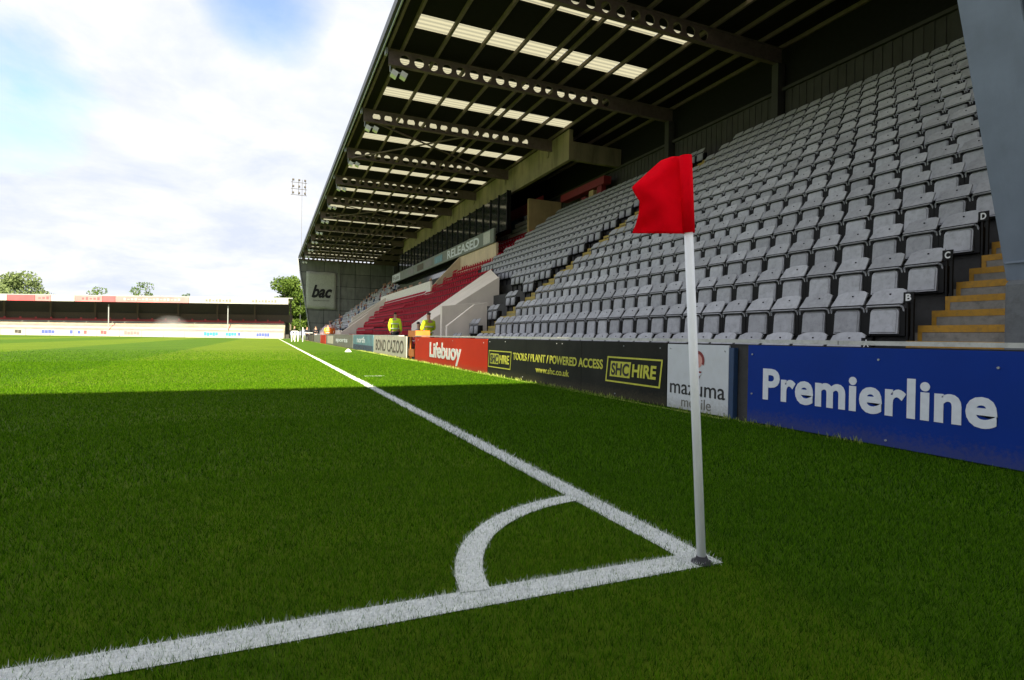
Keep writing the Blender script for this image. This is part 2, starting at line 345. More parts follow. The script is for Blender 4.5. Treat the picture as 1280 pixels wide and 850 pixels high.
# weeds at the foot of the boards
vv, ff = [], []
for k in range(2600):
    y = rs.uniform(1.5, 30); x = 2.93+rs.uniform(-.07, .05)
    if noise.noise((y*1.3, 3, 0)) < -.05 and rs.uniform() < .85: continue
    h = rs.uniform(.02, .075); a = rs.uniform(0, 6.28); w = .005+.0002*y; l_ = h*.7
    i = len(vv); vv += [(x-math.cos(a)*w, y-math.sin(a)*w, 0), (x+math.cos(a)*w, y+math.sin(a)*w, 0), (x+math.sin(a)*l_*rs.uniform(-1, 1), y+math.cos(a)*l_*rs.uniform(-1, 1), h)]; ff.append((i, i+1, i+2))
link('board_weeds', np_mesh('board_weeds', np.array(vv), np.array(ff), [M['weed']]), None, label='pale weeds and dry grass tufts along the foot of the advertising boards', cat='weeds', kind='stuff')

# ---------------------------------------------------------------- corner flag
B0 = Vector((-.073, .032, 0)); TOP = Vector((-.170, .046, 1.503))
cf = empty('corner_flag', (-.073, .032, 0), 'red corner flag on a slim white pole where the white lines meet', 'corner flag')
ax = (TOP-B0)
mb = MB(); mb.bar(B0+ax*.012, B0+ax*.995, .033, .033, 16); o = mb.build('pole', M['pole'], cf)
for p in o.data.polygons: p.use_smooth = True
mb = MB(); mb.lathe([(.040, 0), (.038, .008), (.024, .014), (.019, .028)], (B0.x, B0.y), 20); mb.build('rubber_base', M['rubber'], cf)
depth = (B0+ax*.9-CAM).dot(Fv)
def pxp(x, y, d): return CAM+(Fv+R2*(x-640)/F_PX-U2*(y-425)/F_PX)*d
# outline of the cloth: left edge and right edge for rows from top to bottom
rows = []
LFT = [(0, 840, 195.5), (.08, 826, 200.5), (.2, 811, 214), (.32, 799, 225), (.42, 789.5, 234), (.5, 794, 243), (.58, 799.5, 252), (.7, 798.5, 266), (.85, 795, 280), (1, 790.5, 291.5)]
def lerp(tab, t):
    for a, b_ in zip(tab, tab[1:]):
        if t <= b_[0]:
            k = (t-a[0])/(b_[0]-a[0]); return a[1]+(b_[1]-a[1])*k, a[2]+(b_[2]-a[2])*k
    return tab[-1][1:]
NR, NC = 26, 22; mb = MB(); G = []
for i in range(NR+1):
    t_ = i/NR; lx, ly = lerp(LFT, t_); rx, ry = 856.5+5*t_, 195+97*t_
    row = []
    for j in range(NC+1):
        u = j/NC; x = rx+(lx-rx)*u; y = ry+(ly-ry)*u
        sag = .022*math.sin(u*6.5+t_*3.0)*u+.03*math.sin(t_*6+u*2.2)*u*u+.004*math.sin(t_*17-u*9)*u+.03*u*(1-t_)*max(0, .5-t_)*2
        row.append(mb.bm.verts.new(pxp(x, y, depth+sag)-Vector((0, 0, 0))))
    G.append(row)
for i in range(NR):
    for j in range(NC): f = mb.bm.faces.new((G[i][j], G[i][j+1], G[i+1][j+1], G[i+1][j])); f.smooth = True
o = mb.build('flag_cloth', M['flag'], cf); md = o.modifiers.new('s', 'SOLIDIFY'); md.thickness = .0015
sl = MB(); sl.bar(B0+ax*.815, B0+ax*1.002, .047, .045, 14); o = sl.build('sleeve', M['flag'], cf)
for p in o.data.polygons: p.use_smooth = True

# ---------------------------------------------------------------- main stand
RP, RISE, X0 = .74, .56, 4.12           # row pitch, rise, front edge of row A's tread
NROW = 16; Y_NEAR, Y_FAR = 1.0, 91.0; XR = 17.1; ZR = 12.5
def zt(i): return -.07+RISE*i
def xe(i): return X0+RP*i
ms_ = empty('main_stand', (3.2, 1.0, 0), 'long covered main stand with dark cantilever roof on brown cellular beams', 'stand')
mb = MB(); prof = [(3.2, -.3), (3.2, -.07)]
for i in range(NROW):
    if i: prof.append((xe(i), zt(i)-RISE))
    if i: prof.append((xe(i), zt(i)))
prof += [(XR, zt(NROW-1)), (XR, -.3)]
mb.prism(prof, 'y', Y_NEAR, Y_FAR); mb.build('terrace', M['dconcrete'], ms_)
mb = MB(); mb.box(3.03, 3.17, -14, 17.25, -.1, .80); mb.box(3.03, 3.17, 18.5, 60, -.1, .80); mb.build('perimeter_wall', M['dconcrete'], label='low concrete perimeter wall behind the advertising boards', cat='wall')
# rail in lengths
y = -6.0
k = 0
pr = empty('perimeter_rail', (3.05, 0, .8), 'weathered pale grey coping rail along the top of the perimeter wall', 'rail')
while y < 60:
    L = 2.6
    if not (16.6 < y+L/2 < 19): 
        mb = MB(); mb.box(2.985, 3.20, y, y+L-.012, .815, .85+.002*(k % 2)); mb.build('rail_length', M['rail'], pr)
    y += L; k += 1
# roof
YB = [14.9+6.6*k for k in range(-2, 12)]
strips = []
for yb in YB:
    for a, b_ in ((.85, 1.62), (3.85, 4.92)):
        if yb+b_ < Y_FAR-.5: strips.append((yb+a, yb+b_))
strips.sort()
PX = [3.25, 4.68, 6.11, 7.54, 8.97, 9.47, 10.55, 11.98, 13.40]
XF = 2.55
y = Y_NEAR
for (a, b_) in strips+[(Y_FAR, None)]:
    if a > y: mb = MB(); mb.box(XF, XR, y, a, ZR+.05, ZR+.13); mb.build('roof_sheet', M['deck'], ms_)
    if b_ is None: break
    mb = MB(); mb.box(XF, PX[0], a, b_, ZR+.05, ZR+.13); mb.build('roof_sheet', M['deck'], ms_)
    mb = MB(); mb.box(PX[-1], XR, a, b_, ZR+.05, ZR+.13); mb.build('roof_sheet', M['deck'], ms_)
    y = b_
def corr(w, l):
    s = MB(); n = 16
    P = [(-w/2, -l/2+l*i/n, (.018 if (i % 4) in (1, 2) else 0)) for i in range(n+1)]
    for p, q in zip(P, P[1:]): s.face([(-w/2, p[1], p[2]), (w/2, p[1], p[2]), (w/2, q[1], q[2]), (-w/2, q[1], q[2])])
    return s
cm = {}
for (a, b_) in strips:
    for p, q in zip(PX, PX[1:]):
        key = (round(q-p, 3), round(b_-a, 3))
        if key not in cm: cm[key] = corr(q-p-.012, b_-a).mesh('skylight_sheet', M['skylight'])
        link('skylight_sheet', cm[key], ms_, loc=Vector(((p+q)/2, (a+b_)/2, ZR+.09))-ms_.location)
for x in PX+[14.6, 15.8, 16.9, 2.7]:
    mb = MB(); mb.box(x-.05, x+.05, Y_NEAR, Y_FAR, ZR-.10, ZR+.049); mb.build('purlin', M['beam'], ms_)
# roof edge
mb = MB(); mb.box(2.37, 2.55, Y_NEAR-.2, Y_FAR+.2, ZR-.06, ZR+.26); mb.build('roof_edge', M['roofedge'], ms_)
mb = MB(); mb.bar((2.50, Y_NEAR, ZR-.13), (2.50, Y_FAR, ZR-.13), .07, .07, 8); mb.build('edge_tube', M['gutter'], ms_)
# cellular beams
def cellular(x0, x1, z0, z1, pitch=.60, rad=.2, nsolid=0):
    s = MB(); t_ = .02; zc = (z0+z1)/2; hh = (z1-z0)/2-.02; n = int((x1-x0)/pitch); xs0 = x0+.35
    s.box(x0, xs0, -t_, t_, z0+.02, z1-.02)
    for c in range(n):
        cx_ = xs0+pitch*(c+.5); last = c >= n-nsolid
        if cx_+pitch/2 > x1: break
        if last: s.box(cx_-pitch/2, cx_+pitch/2, -t_, t_, z0+.02, z1-.02); xe_ = cx_+pitch/2; continue
        K = 16; out, inn = [], []
        for k in range(K):
            a = 2*math.pi*(k+.5)/K; ca, sa = math.cos(a), math.sin(a); sc = min((pitch/2)/max(abs(ca), 1e-6), hh/max(abs(sa), 1e-6))
            out.append((cx_+ca*sc, zc+sa*sc)); inn.append((cx_+ca*rad, zc+sa*rad))
        # true corners
        out = []
        for k in range(K):
            q = (k*4/K+.5) % 4; seg = int(q); f_ = q-seg
            cs = [(pitch/2, -hh), (pitch/2, hh), (-pitch/2, hh), (-pitch/2, -hh)]
            A_, B_ = cs[seg], cs[(seg+1) % 4]; out.append((cx_+A_[0]+(B_[0]-A_[0])*f_, zc+A_[1]+(B_[1]-A_[1])*f_))
        inn = [(cx_+rad*math.cos(2*math.pi*k/K), zc+rad*math.sin(2*math.pi*k/K)) for k in range(K)]
        for k in range(K):
            j = (k+1) % K
            s.face([(out[k][0], -t_, out[k][1]), (out[j][0], -t_, out[j][1]), (inn[j][0], -t_, inn[j][1]), (inn[k][0], -t_, inn[k][1])])
            s.face([(out[k][0], t_, out[k][1]), (inn[k][0], t_, inn[k][1]), (inn[j][0], t_, inn[j][1]), (out[j][0], t_, out[j][1])])
            s.face([(inn[k][0], -t_, inn[k][1]), (inn[j][0], -t_, inn[j][1]), (inn[j][0], t_, inn[j][1]), (inn[k][0], t_, inn[k][1])])
        xe_ = cx_+pitch/2
    s.box(xe_, x1, -t_, t_, z0+.02, z1-.02)
    s.box(x0, x1, -.1, .1, z0, z0+.02); s.box(x0, x1, -.1, .1, z1-.02, z1)
    return s
zb0, zb1 = ZR-.74, ZR-.101
long_me = cellular(2.72, 16.9, zb0, zb1, nsolid=6).mesh('cellular_beam', M['beam']); short_me = cellular(2.72, 13.5, zb0, zb1, nsolid=2).mesh('cellular_beam', M['beam'])
for yb in YB:
    lg = yb < 25 or yb > 68
    link('cellular_beam', long_me if lg else short_me, ms_, loc=Vector((0, yb, 0))-ms_.location)
    # haunch and rear column
    xc = 16.75
    if lg:
        mb = MB(); mb.box(xc-.18, xc+.18, yb-.15, yb+.15, zt(NROW-1), zb0-.002); mb.build('rear_column', M['rearwall'], ms_)
    mb = MB(); mb.bar((2.62, yb, ZR-.35), (2.62, yb, ZR-.1), .10, .22); mb.build('beam_end_plate', M['gutter'], ms_)
    if yb > 12:
        fl = empty('floodlight', (2.95, yb, ZR-.95), 'small floodlight pair under the roof edge, %s beam end from the camera' % ['nearest','second','third','fourth','fifth','sixth','seventh','eighth','ninth','tenth','eleventh','farthest'][min(11, YB.index(yb)-2)], 'floodlight', 'small floodlights along the roof edge')
        mb = MB(); mb.bar((2.78, yb-.02, zb0), (2.78, yb-.02, ZR-1.0), .04); mb.bar((2.78, yb, ZR-.98), (3.35, yb, ZR-.98), .05); mb.build('hanger', M['gutter'], fl)
        for dx in (.0, .38):
            mb = MB(); mb.prism([(2.80+dx, ZR-1.12), (3.02+dx, ZR-1.22), (3.10+dx, ZR-1.02), (2.86+dx, ZR-.92)], 'y', yb-.16, yb+.16); mb.build('lamp_housing', M['white'], fl)
# flat diagonal bracing under the roof
for (a, b_) in ((3, 4), (4, 3), (6, 7)):
    y0, y1 = YB[a], YB[b_]
for ya, yb in ((YB[4], YB[5]), (YB[7], YB[8])):
    mb = MB(); mb.bar((3.0, ya, zb0+.12), (13.2, yb, zb0+.12), .07); mb.build('roof_brace', M['beam'], ms_)
    mb = MB(); mb.bar((3.0, yb, zb0+.05), (8.2, ya, zb0+.05), .07); mb.build('roof_brace', M['beam'], ms_)
# box girder over the centre section
mb = MB(); mb.box(13.5, 13.75, 26.0, 68.0, 10.72, ZR-.104); mb.build('edge_girder', M['girder'], ms_)
mb = MB(); mb.box(13.76, 16.9, 25.98, 26.25, 10.74, ZR-.75); mb.build('edge_girder', M['girder'], ms_)
for yb in YB[3:10]:
    if 27 < yb < 67:
        mb = MB(); mb.lathe([(.17, 0), (.17, .05)], (0, 0), 12); o = mb.build('girder_boss', M['girder'], ms_); o.rotation_euler = (0, -math.pi/2, 0); o.location = Vector((13.5, yb+.5, 11.7))-ms_.location
# rear wall in ribbed sheets, bay by bay
for i_, (a, b_) in enumerate(zip([Y_NEAR]+[y for y in YB if 2 < y < 90], [y for y in YB if 2 < y < 90]+[Y_FAR])):
    s = MB(); n = int((b_-a-.3)/.16)
    for k in range(n):
        y_ = a+.16+k*.16; s.box(16.93-(.025 if k % 2 else 0), 16.98, y_, y_+.16, zt(15), 10.7)
    s.build('rear_wall_sheet', M['rearwall'], ms_)
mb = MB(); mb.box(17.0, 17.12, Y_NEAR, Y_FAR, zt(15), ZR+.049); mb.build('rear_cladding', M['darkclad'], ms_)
mb = MB(); mb.bar((16.85, Y_NEAR, 10.74), (16.85, Y_FAR, 10.74), .12); mb.build('wall_rail', M['rearwall'], ms_)
# near gable
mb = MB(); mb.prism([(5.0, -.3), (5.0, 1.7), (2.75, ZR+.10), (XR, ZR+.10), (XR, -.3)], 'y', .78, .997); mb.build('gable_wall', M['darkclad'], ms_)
# raking column with its plinth
P0 = Vector((5.08, 1.265, 1.45)); P1 = Vector((2.9, 2.02, ZR-.1))
d_ = (P1-P0)
mb = MB()
hw, hd, tf = .225, .2, .03
def ring(c): 
    return [c+Vector(v) for v in ((-hd, -hw, 0), (-hd, hw, 0), (-hd+tf, hw, 0), (-hd+tf, .015, 0), (hd-tf, .015, 0), (hd-tf, hw, 0), (hd, hw, 0), (hd, -hw, 0), (hd-tf, -hw, 0), (hd-tf, -.015, 0), (-hd+tf, -.015, 0), (-hd+tf, -hw, 0))]
A_ = [mb.bm.verts.new(v) for v in ring(P0)]; B_ = [mb.bm.verts.new(v) for v in ring(P1)]
for i in range(12): mb.bm.faces.new((A_[i], A_[(i+1) % 12], B_[(i+1) % 12], B_[i]))
mb.bm.faces.new(A_[::-1]); mb.bm.faces.new(B_)
mb.build('raking_column', M['steel'], ms_)
mb = MB(); mb.prism([(4.84, -.07), (4.84, 1.42), (5.0, 1.54), (5.7, 1.60), (5.7, -.07)], 'y', .985, 1.485); mb.build('column_plinth', mat('plinth_concrete', (.13, .14, .15), .9, dirt=.5, dcol=(.06, .06, .06), bump=.3), ms_, bevel=.015)
mb = MB(); mb.box(4.83, 5.32, 1.0, 1.482, 1.605, 1.625); mb.build('base_plate', M['steel'], ms_)
for (bx_, by_) in ((4.88, 1.06), (4.88, 1.43)):
    mb = MB(); mb.lathe([(.018, 1.626), (.018, 1.65)], (bx_, by_), 6); mb.build('anchor_bolt', M['gutter'], ms_)
# far end wall: panels in a frame
fw = empty('end_wall', (4.4, 91.2, 0), 'tall grey clad end wall of the main stand at the far end of the pitch', 'wall')
def ex(z): return 4.4-(4.4-2.3)*z/12.5
zs = [0, 2.6, 4.6, 6.5, 8.4, 10.4, 12.4]; xs_ = [None, 6.2, 8.5, 10.9, 13.3, 15.6, 17.1]
for a, b_ in zip(zs, zs[1:]):
    for k in range(6):
        x0a, x0b = (ex(a)+.12, ex(b_)+.12) if k == 0 else (xs_[k], xs_[k])
        mb = MB(); mb.prism([(x0a+.03, a+.03), (x0b+.03, b_-.03), (xs_[k+1]-.03, b_-.03), (xs_[k+1]-.03, a+.03)], 'y', 91.1, 91.16); mb.build('panel', M['clad'], fw)
mb = MB(); mb.prism([(ex(0), -.1), (ex(12.4), 12.4), (17.1, 12.4), (17.1, -.1)], 'y', 91.17, 91.35); mb.build('backing', M['darkclad'], fw)
mb = MB(); mb.bar((ex(0), 91.0, 0), (ex(12.4), 91.0, 12.4), .16, .22); mb.build('edge_column', M['gutter'], fw)
mb = MB(); mb.bar((8.45, 91.0, 0), (8.45, 91.0, 12.0), .22, .22); mb.build('wall_column', M['clad'], fw)
# banner
bn = empty('banner', (5.7, 90.9, 4.9), 'large pale sponsor banner with black script hung on the far end wall', 'banner')
s = MB(); nb = 10; Gd = [[s.bm.verts.new((3.55+(8.0-3.55)*i/nb, 90.93+.03*math.sin(i*1.7+j*.8), 4.8+(10.5-4.8)*j/nb+.05*math.sin(i*1.2))) for i in range(nb+1)] for j in range(nb+1)]
for j in range(nb):
    for i in range(nb): f = s.bm.faces.new((Gd[j][i], Gd[j][i+1], Gd[j+1][i+1], Gd[j+1][i])); f.smooth = True
o = s.build('banner_sheet', mat('banner_cloth', (.42, .43, .40), .8, dirt=.3, dcol=(.2, .2, .17)), bn); o.modifiers.new('s', 'SOLIDIFY').thickness = .01
XB = Matrix(((1, 0, 0, 0), (0, 0, -1, 90.86), (0, 1, 0, 0), (0, 0, 0, 1)))
text('lettering', 'bac', XB, 4.35, 7.4, 6.5, 8.5, M['printk'], bn, bold=.035, shear=.35)
text('small_lettering', 'insurance services', XB, 4.6, 7.0, 6.0, 6.25, M['greyb'], bn)

# ---------------------------------------------------------------- seats
def seat_parts(matname, tag):
    s = MB()   # pan tipped up, rounded front lip; x = depth away from the pitch, y = width, z above the tread
    W_ = .206
    def rr(x, z0, z1, w, c=.05, ins=0):
        return [(x, -w+ins, z0+ins), (x, w-ins, z0+ins), (x, w-ins, z1-c), (x, w-c*.35, z1-c*.3), (x, w-c-.0, z1-ins), (x, -w+c, z1-ins), (x, -w+c*.35, z1-c*.3), (x, -w+ins, z1-c)]
    def loft(s_, secs):
        rings = [[s_.bm.verts.new(p) for p in sec] for sec in secs]
        for a, b__ in zip(rings, rings[1:]):
            for k in range(len(a)): s_.bm.faces.new((a[k], a[(k+1) % len(a)], b__[(k+1) % len(a)], b__[k]))
        s_.bm.faces.new(rings[0][::-1]); s_.bm.faces.new(rings[-1])
    def sh(ps, k): return [(p[0]+(p[2]-.46)*k, p[1], p[2]) for p in ps]
    PW = .176
    loft(s, [sh(rr(.012, .475, .765, PW-.012, .04), .08), sh(rr(.0, .485, .755, PW-.022, .035), .08)])
    loft(s, [sh(rr(.05, .465, .78, PW, .045), .08), sh(rr(.012, .465, .78, PW, .045), .08)])
    pan = s.mesh('seat_pan_'+tag, M[matname])
    s = MB()   # rolled lip running over the pan and down its sides
    s.bar((.012, -.205, .808), (.012, .205, .808), .034, .022, 6)
    for q in (1, -1):
        s.bar((.012, .203*q, .808), (.030, .228*q, .786), .026, .020, 5); s.bar((.030, .228*q, .786), (.06, .232*q, .70), .022, .016, 5)
    lip = s.mesh('seat_lip_'+tag, M[matname])
    s = MB()   # reclined, dished backrest
    NB, NW = 5, 6; fr_, bk = [], []
    for j in range(NB+1):
        v_ = j/NB; z = .835+.20*v_; x = .055+.165*v_-.03*v_*v_; hw_ = .226-.026*v_; r1, r2 = [], []
        for i in range(NW+1):
            u = -1+2*i/NW; dz = -.035*max(0, abs(u)-.6)/.4*(1 if j == NB else 0); dx = -.035*u*u
            r1.append(s.bm.verts.new((x+dx, u*hw_, z+dz))); r2.append(s.bm.verts.new((x+dx+.016, u*hw_, z+dz-.008)))
        fr_.append(r1); bk.append(r2)
    for j in range(NB):
        for i in range(NW):
            s.bm.faces.new((fr_[j][i], fr_[j][i+1], fr_[j+1][i+1], fr_[j+1][i])); s.bm.faces.new((bk[j][i], bk[j+1][i], bk[j+1][i+1], bk[j][i+1]))
    for i in range(NW):
        s.bm.faces.new((fr_[NB][i], fr_[NB][i+1], bk[NB][i+1], bk[NB][i])); s.bm.faces.new((fr_[0][i], bk[0][i], bk[0][i+1], fr_[0][i+1]))
    for j in range(NB):
        s.bm.faces.new((fr_[j][0], fr_[j+1][0], bk[j+1][0], bk[j][0])); s.bm.faces.new((fr_[j][NW], bk[j][NW], bk[j+1][NW], fr_[j+1][NW]))
    back = s.mesh('backrest_'+tag, M[matname])
    s = MB(); s.box(.135, .16, -.008, .008, .955, .972)
    bolt = s.mesh('bolt_'+tag, M['black'])
    s = MB(); s.box(.04, .22, PW+.006, .249, .44, .775); s.box(.04, .22, -.249, -PW-.006, .44, .775); s.box(.051, .12, -PW, PW, .44, .475)
    s.box(.006, .06, -PW, PW, .781, .794); s.box(.03, .07, -.228, .228, .822, .836); s.box(.10, .14, PW+.01, PW+.05, .0, .44)  # thin black strips under and over the lip are painted shadow lines
    br = s.mesh('bracket_and_shade_'+tag, M['black'])
    s = MB(); s.box(.061, .075, -W_+.01, W_-.01, .47, .80)
    return pan, lip, back, bolt, br
SP = seat_parts('seat', 'grey'); SPR = seat_parts('seat_red', 'red')
def sx(i): return 4.71+RP*i
SW = .50
grey, redl = [], []
def occupied_grey():
    out = []
    for i in range(NROW):
        n1_ = 27
        for k in range(n1_): out.append((i, 2.8+SW*(k+.5), 1, k))
        y0 = 18.0; yend = 32.3
        if xe(i) < 9.9: yend = 28.0
        if xe(i) < 7.9: yend = 19.1 if i < 3 else 22.2
        if i < 5: yend = 19.0
        k = 0
        while y0+SW*(k+1) <= yend+1e-6: out.append((i, y0+SW*(k+.5), 2, k)); k += 1
        if i >= 14:
            for k in range(14): out.append((i, 34.0+SW*(k+.5), 3, k))
    return out
ORD = ['first', 'second', 'third', 'fourth', 'fifth', 'sixth', 'seventh', 'eighth', 'ninth', 'tenth', 'eleventh', 'twelfth', 'thirteenth', 'fourteenth', 'fifteenth', 'sixteenth', 'seventeenth', 'eighteenth', 'nineteenth', 'twentieth', 'twenty-first', 'twenty-second', 'twenty-third', 'twenty-fourth', 'twenty-fifth', 'twenty-sixth', 'twenty-seventh', 'twenty-eighth', 'twenty-ninth', 'thirtieth']
ROWN = ['bottom row A', 'row B', 'row C', 'row D']+[ORD[i]+' row up' for i in range(4, 16)]
def size_key(s_):
    P = Vector((sx(s_[0]), s_[1], zt(s_[0])+.75)); v = P-CAM; z = v.dot(Fv); px = 640+F_PX*v.dot(R2)/z; py = 425-F_PX*v.dot(U2)/z
    vis = -20 < px < 1262 and py > 30
    if px > 1190+(py)*.2: vis = False
    return (0 if vis else 1, z)
G_ = sorted(occupied_grey(), key=size_key)
def put_merged(name, lst, parts, mats, label, cat):
    V_, F4, MI = [], [], []; off = 0; base = []
    for me, mi_ in parts:
        co = np.empty(len(me.vertices)*3, np.float32); me.vertices.foreach_get('co', co); me.calc_loop_triangles()
        tr_ = np.empty(len(me.loop_triangles)*3, np.int32); me.loop_triangles.foreach_get('vertices', tr_); base.append((co.reshape(-1, 3), tr_.reshape(-1, 3), mi_))
    for (x, y, z, rot) in lst:
        for co, tr_, mi_ in base:
            V_.append(co+np.array([x, y, z], np.float32)); F4.append(tr_+off); MI.append(np.full(len(tr_), mi_)); off += len(co)
    me = np_mesh(name, np.concatenate(V_), np.concatenate(F4), mats, None, np.concatenate(MI))
    return link(name, me, None, label=label, cat=cat, kind='stuff')
def seat_obj(parts, x, y, z, name, label, group, simple=False):
    e = bpy.data.objects.new(name, None); COL.objects.link(e); e.location = (x+rnd.uniform(-.006, .006), y, z); e.empty_display_size = .1
    setp(e, label, 'seat', group)
    got = {}
    for me, nm in zip(parts, ('seat_pan', 'pan_lip', 'backrest', 'bolt', 'bracket_and_shade')):
        o = bpy.data.objects.new(nm, me); COL.objects.link(o); got[nm] = o
        o.parent = got.get({'pan_lip': 'seat_pan', 'bolt': 'backrest'}.get(nm), e)
    return e
NI = 300
for (i, y, blk, k) in G_[:NI]:
    where = 'from the near yellow stair' if blk == 1 else 'past the middle gangway'
    seat_obj(SP, sx(i), y, zt(i), 'folding_seat', 'grey tip-up seat in %s, %s %s' % (ROWN[i], ORD[k], where), 'grey tip-up seats of the main stand')
rest = [(sx(i), y, zt(i), 0) for (i, y, b_, k) in G_[NI:]]
put_merged('distant_grey_seats', rest, [(SP[0], 0), (SP[1], 0), (SP[2], 0), (SP[4], 1)], [M['seat'], M['black']], 'the many further grey tip-up seats rising to the back of the stand', 'seats')
rd = []
for i in range(NROW):
    y0 = 32.6 if xe(i) > 9.9 else (28.4 if i > 1 else 24.6)
    yend = 41.0 if xe(i) > 9.6 else (50.0+ (60-50)*max(0, (xe(i)-5.2)/4.6) if True else 0)
    if i > 13: continue
    k = 0
    while y0+SW*(k+1) <= yend: rd.append((i, y0+SW*(k+.5), k)); k += 1
rd.sort(key=lambda s_: (Vector((sx(s_[0]), s_[1], zt(s_[0])))-CAM).length)
rs_ = SPR
for (i, y, k) in rd[:290]:
    e = bpy.data.objects.new('red_folding_seat', None); e.scale = (1, .9, .84)
    COL.objects.link(e); e.location = (sx(i), y, zt(i)); setp(e, 'red tip-up seat, %s row up, %s from the grey block' % (ORD[i], ORD[k] if k < 30 else '%dth' % (k+1)), 'seat', 'red tip-up seats of the centre block')
    for me, nm in ((rs_[0], 'seat_pan'), (rs_[2], 'backrest')):
        o = bpy.data.objects.new(nm, me); COL.objects.link(o); o.parent = e
put_merged('distant_red_seats', [(sx(i), y, zt(i)-.04, 0) for (i, y, k) in rd[290:]], [(SPR[0], 0), (SPR[2], 0)], [M['seat_red']], 'the further red tip-up seats of the centre block', 'seats')
far_s = [(sx(i), 62.5+k*SW, zt(i), 0) for i in range(NROW) for k in range(55) if 62.5+k*SW > (68 if i > 7 else 62)]
put_merged('far_end_seats', far_s[::1], [(SP[0], 0), (SP[2], 0)], [M['seat']], 'pale grey seats of the far end block beside the end wall', 'seats')

# row plates A to D
XL = Matrix(((0, 0, -1, 0), (-1, 0, 0, 0), (0, 1, 0, 0), (0, 0, 0, 1)))   # local x -> -Y, local y -> Z, faces -X
def planeL(x): a = XL.copy(); a[0][3] = x; return a
for i, L in enumerate('ABCD'):
    c = Vector((sx(i)+.02, 2.755, zt(i)+(.90 if i else .90)))
    e = empty('row_plate', c, 'black row plate with white letter %s at the stair end of its row' % L, 'row sign')
    mb = MB(); mb.box(c.x, c.x+.012, c.y-.06, c.y+.06, c.z-.06, c.z+.065); mb.build('plate', M['black'], e)
    text('letter', L, planeL(c.x-.002), -(c.y+.032), -(c.y-.032), c.z-.04, c.z+.045, M['white'], e, bold=.03)
    mb = MB(); mb.box(c.x+.013, c.x+.04, c.y-.05, c.y-.02, zt(i), c.z-.02); mb.box(c.x+.013, c.x+.04, c.y+.01, c.y+.03, zt(i)+.0, c.z-.02); mb.build('post', M['black'], e)

# ---------------------------------------------------------------- gangway stairs
def gangway(name, y0, y1, label, i0, i1, tm=None, nm_=None):
    nm_ = nm_ or M['yellow']
    tm = tm or M['concrete']
    e = empty(name, (xe(i0), y0, zt(i0)), label, 'stairs')
    for i in range(i0, i1):
        for s_ in range(3):
            zt0 = zt(i)+RISE*s_/3 if s_ else zt(i); x0 = xe(i)+(0 if s_ == 0 else 0)
            # steps climb within the last part of the tread
            xs0 = xe(i)+.26*s_; xs1 = xe(i)+RP-.005
            if s_ == 0:
                mb = MB(); mb.box(xs0-.004, xs0+.05, y0, y1, zt0-.075, zt0+.006); mb.build('nosing', nm_, e)
                mb = MB(); mb.box(xs0-.006, xs0+.0, y1-.05, y1, zt0-.20, zt0-.076); mb.build('side_stripe', nm_, e)
                continue
            mb = MB(); mb.box(xs0, xs1+.004, y0, y1-.002, zt(i)+.001 if s_ == 1 else zt0-RISE/3+.001, zt0); st = mb.build('step', tm, e)
            mb = MB(); mb.box(xs0-.004, xs0+.05, y0-.001, y1-.001, zt0-.07, zt0+.005); mb.build('nosing', nm_, e)
            mb = MB(); mb.box(xs0-.005, xs0-.001, y1-.055, y1-.003, zt0-RISE/3+.005, zt0-.071); mb.build('side_stripe', nm_, e)
    return e
gangway('gangway_stairs', 1.50, 2.72, 'concrete gangway stair with yellow painted step edges beside the leaning column', 0, 16)
gangway('gangway_stairs', 16.35, 17.97, 'yellow edged gangway stair climbing between the two blocks of grey seats', 0, 16, mat('worn_yellow_tread', (.34, .29, .13), .85, dirt=.5, dcol=(.14, .12, .07), scale=3), mat('worn_yellow_edge', (.42, .31, .08), .8, dirt=.5, dcol=(.2, .16, .08), scale=5))
mb = MB()
for i in range(16): mb.box(xe(i)-.003, xe(i), Y_NEAR, 2.75, zt(i)-RISE, zt(i)-.08)
mb.build('riser_faces', M['concrete'], ms_)

# ---------------------------------------------------------------- vomitory walls
def slopewall(name, y0, y1, poly, m_, label, cat='wall', parent=None):
    mb = MB(); mb.prism(poly, 'y', y0, y1)
    return mb.build(name, m_, parent, bevel=.012, label=label, cat=cat) if parent is None else mb.build(name, m_, parent, bevel=.012)
v1 = empty('vomitory', (4.6, 19.2, 0), 'beige concrete stair entrance box with a sloping side wall, nearest to the grey seats', 'stair entrance')
slopewall('side_wall', 19.2, 19.42, [(4.66, -.07), (4.66, 1.24), (5.75, 2.10), (6.28, 2.2), (6.28, .0)], M['beige'], '', parent=v1)
slopewall('side_wall', 20.9, 21.1, [(4.93, -.07), (4.93, 2.08), (6.6, 2.30), (6.6, .0)], M['beige'], '', parent=v1)
v2 = empty('vomitory', (5, 22.5, 0), 'large beige concrete wall pair climbing between the grey and the red seats', 'stair entrance')
slopewall('side_wall', 22.5, 22.75, [(4.75, -.07), (4.75, 1.45), (8.1, 3.62), (8.1, 1.0)], M['beige'], '', parent=v2)
mb = MB(); q_ = [Vector(p) for p in ((4.75, 22.76, -.07), (8.3, 22.76, -.07), (8.12, 22.76, 3.63), (4.75, 22.76, 1.45), (5.3, 28.0, -.07), (10.3, 28.0, -.07), (9.75, 28.0, 4.62), (5.35, 28.0, 1.45))]
vs_ = [mb.bm.verts.new(p) for p in q_]
for f_ in ((0, 1, 2, 3), (4, 7, 6, 5), (0, 3, 7, 4), (1, 5, 6, 2), (3, 2, 6, 7), (0, 4, 5, 1)): mb.bm.faces.new([vs_[k] for k in f_])
mb.build('sloping_block', M['beige'], v2)
v3 = empty('vomitory', (5, 50, 0), 'beige stepped concrete walls at the far end of the red seats', 'stair entrance')
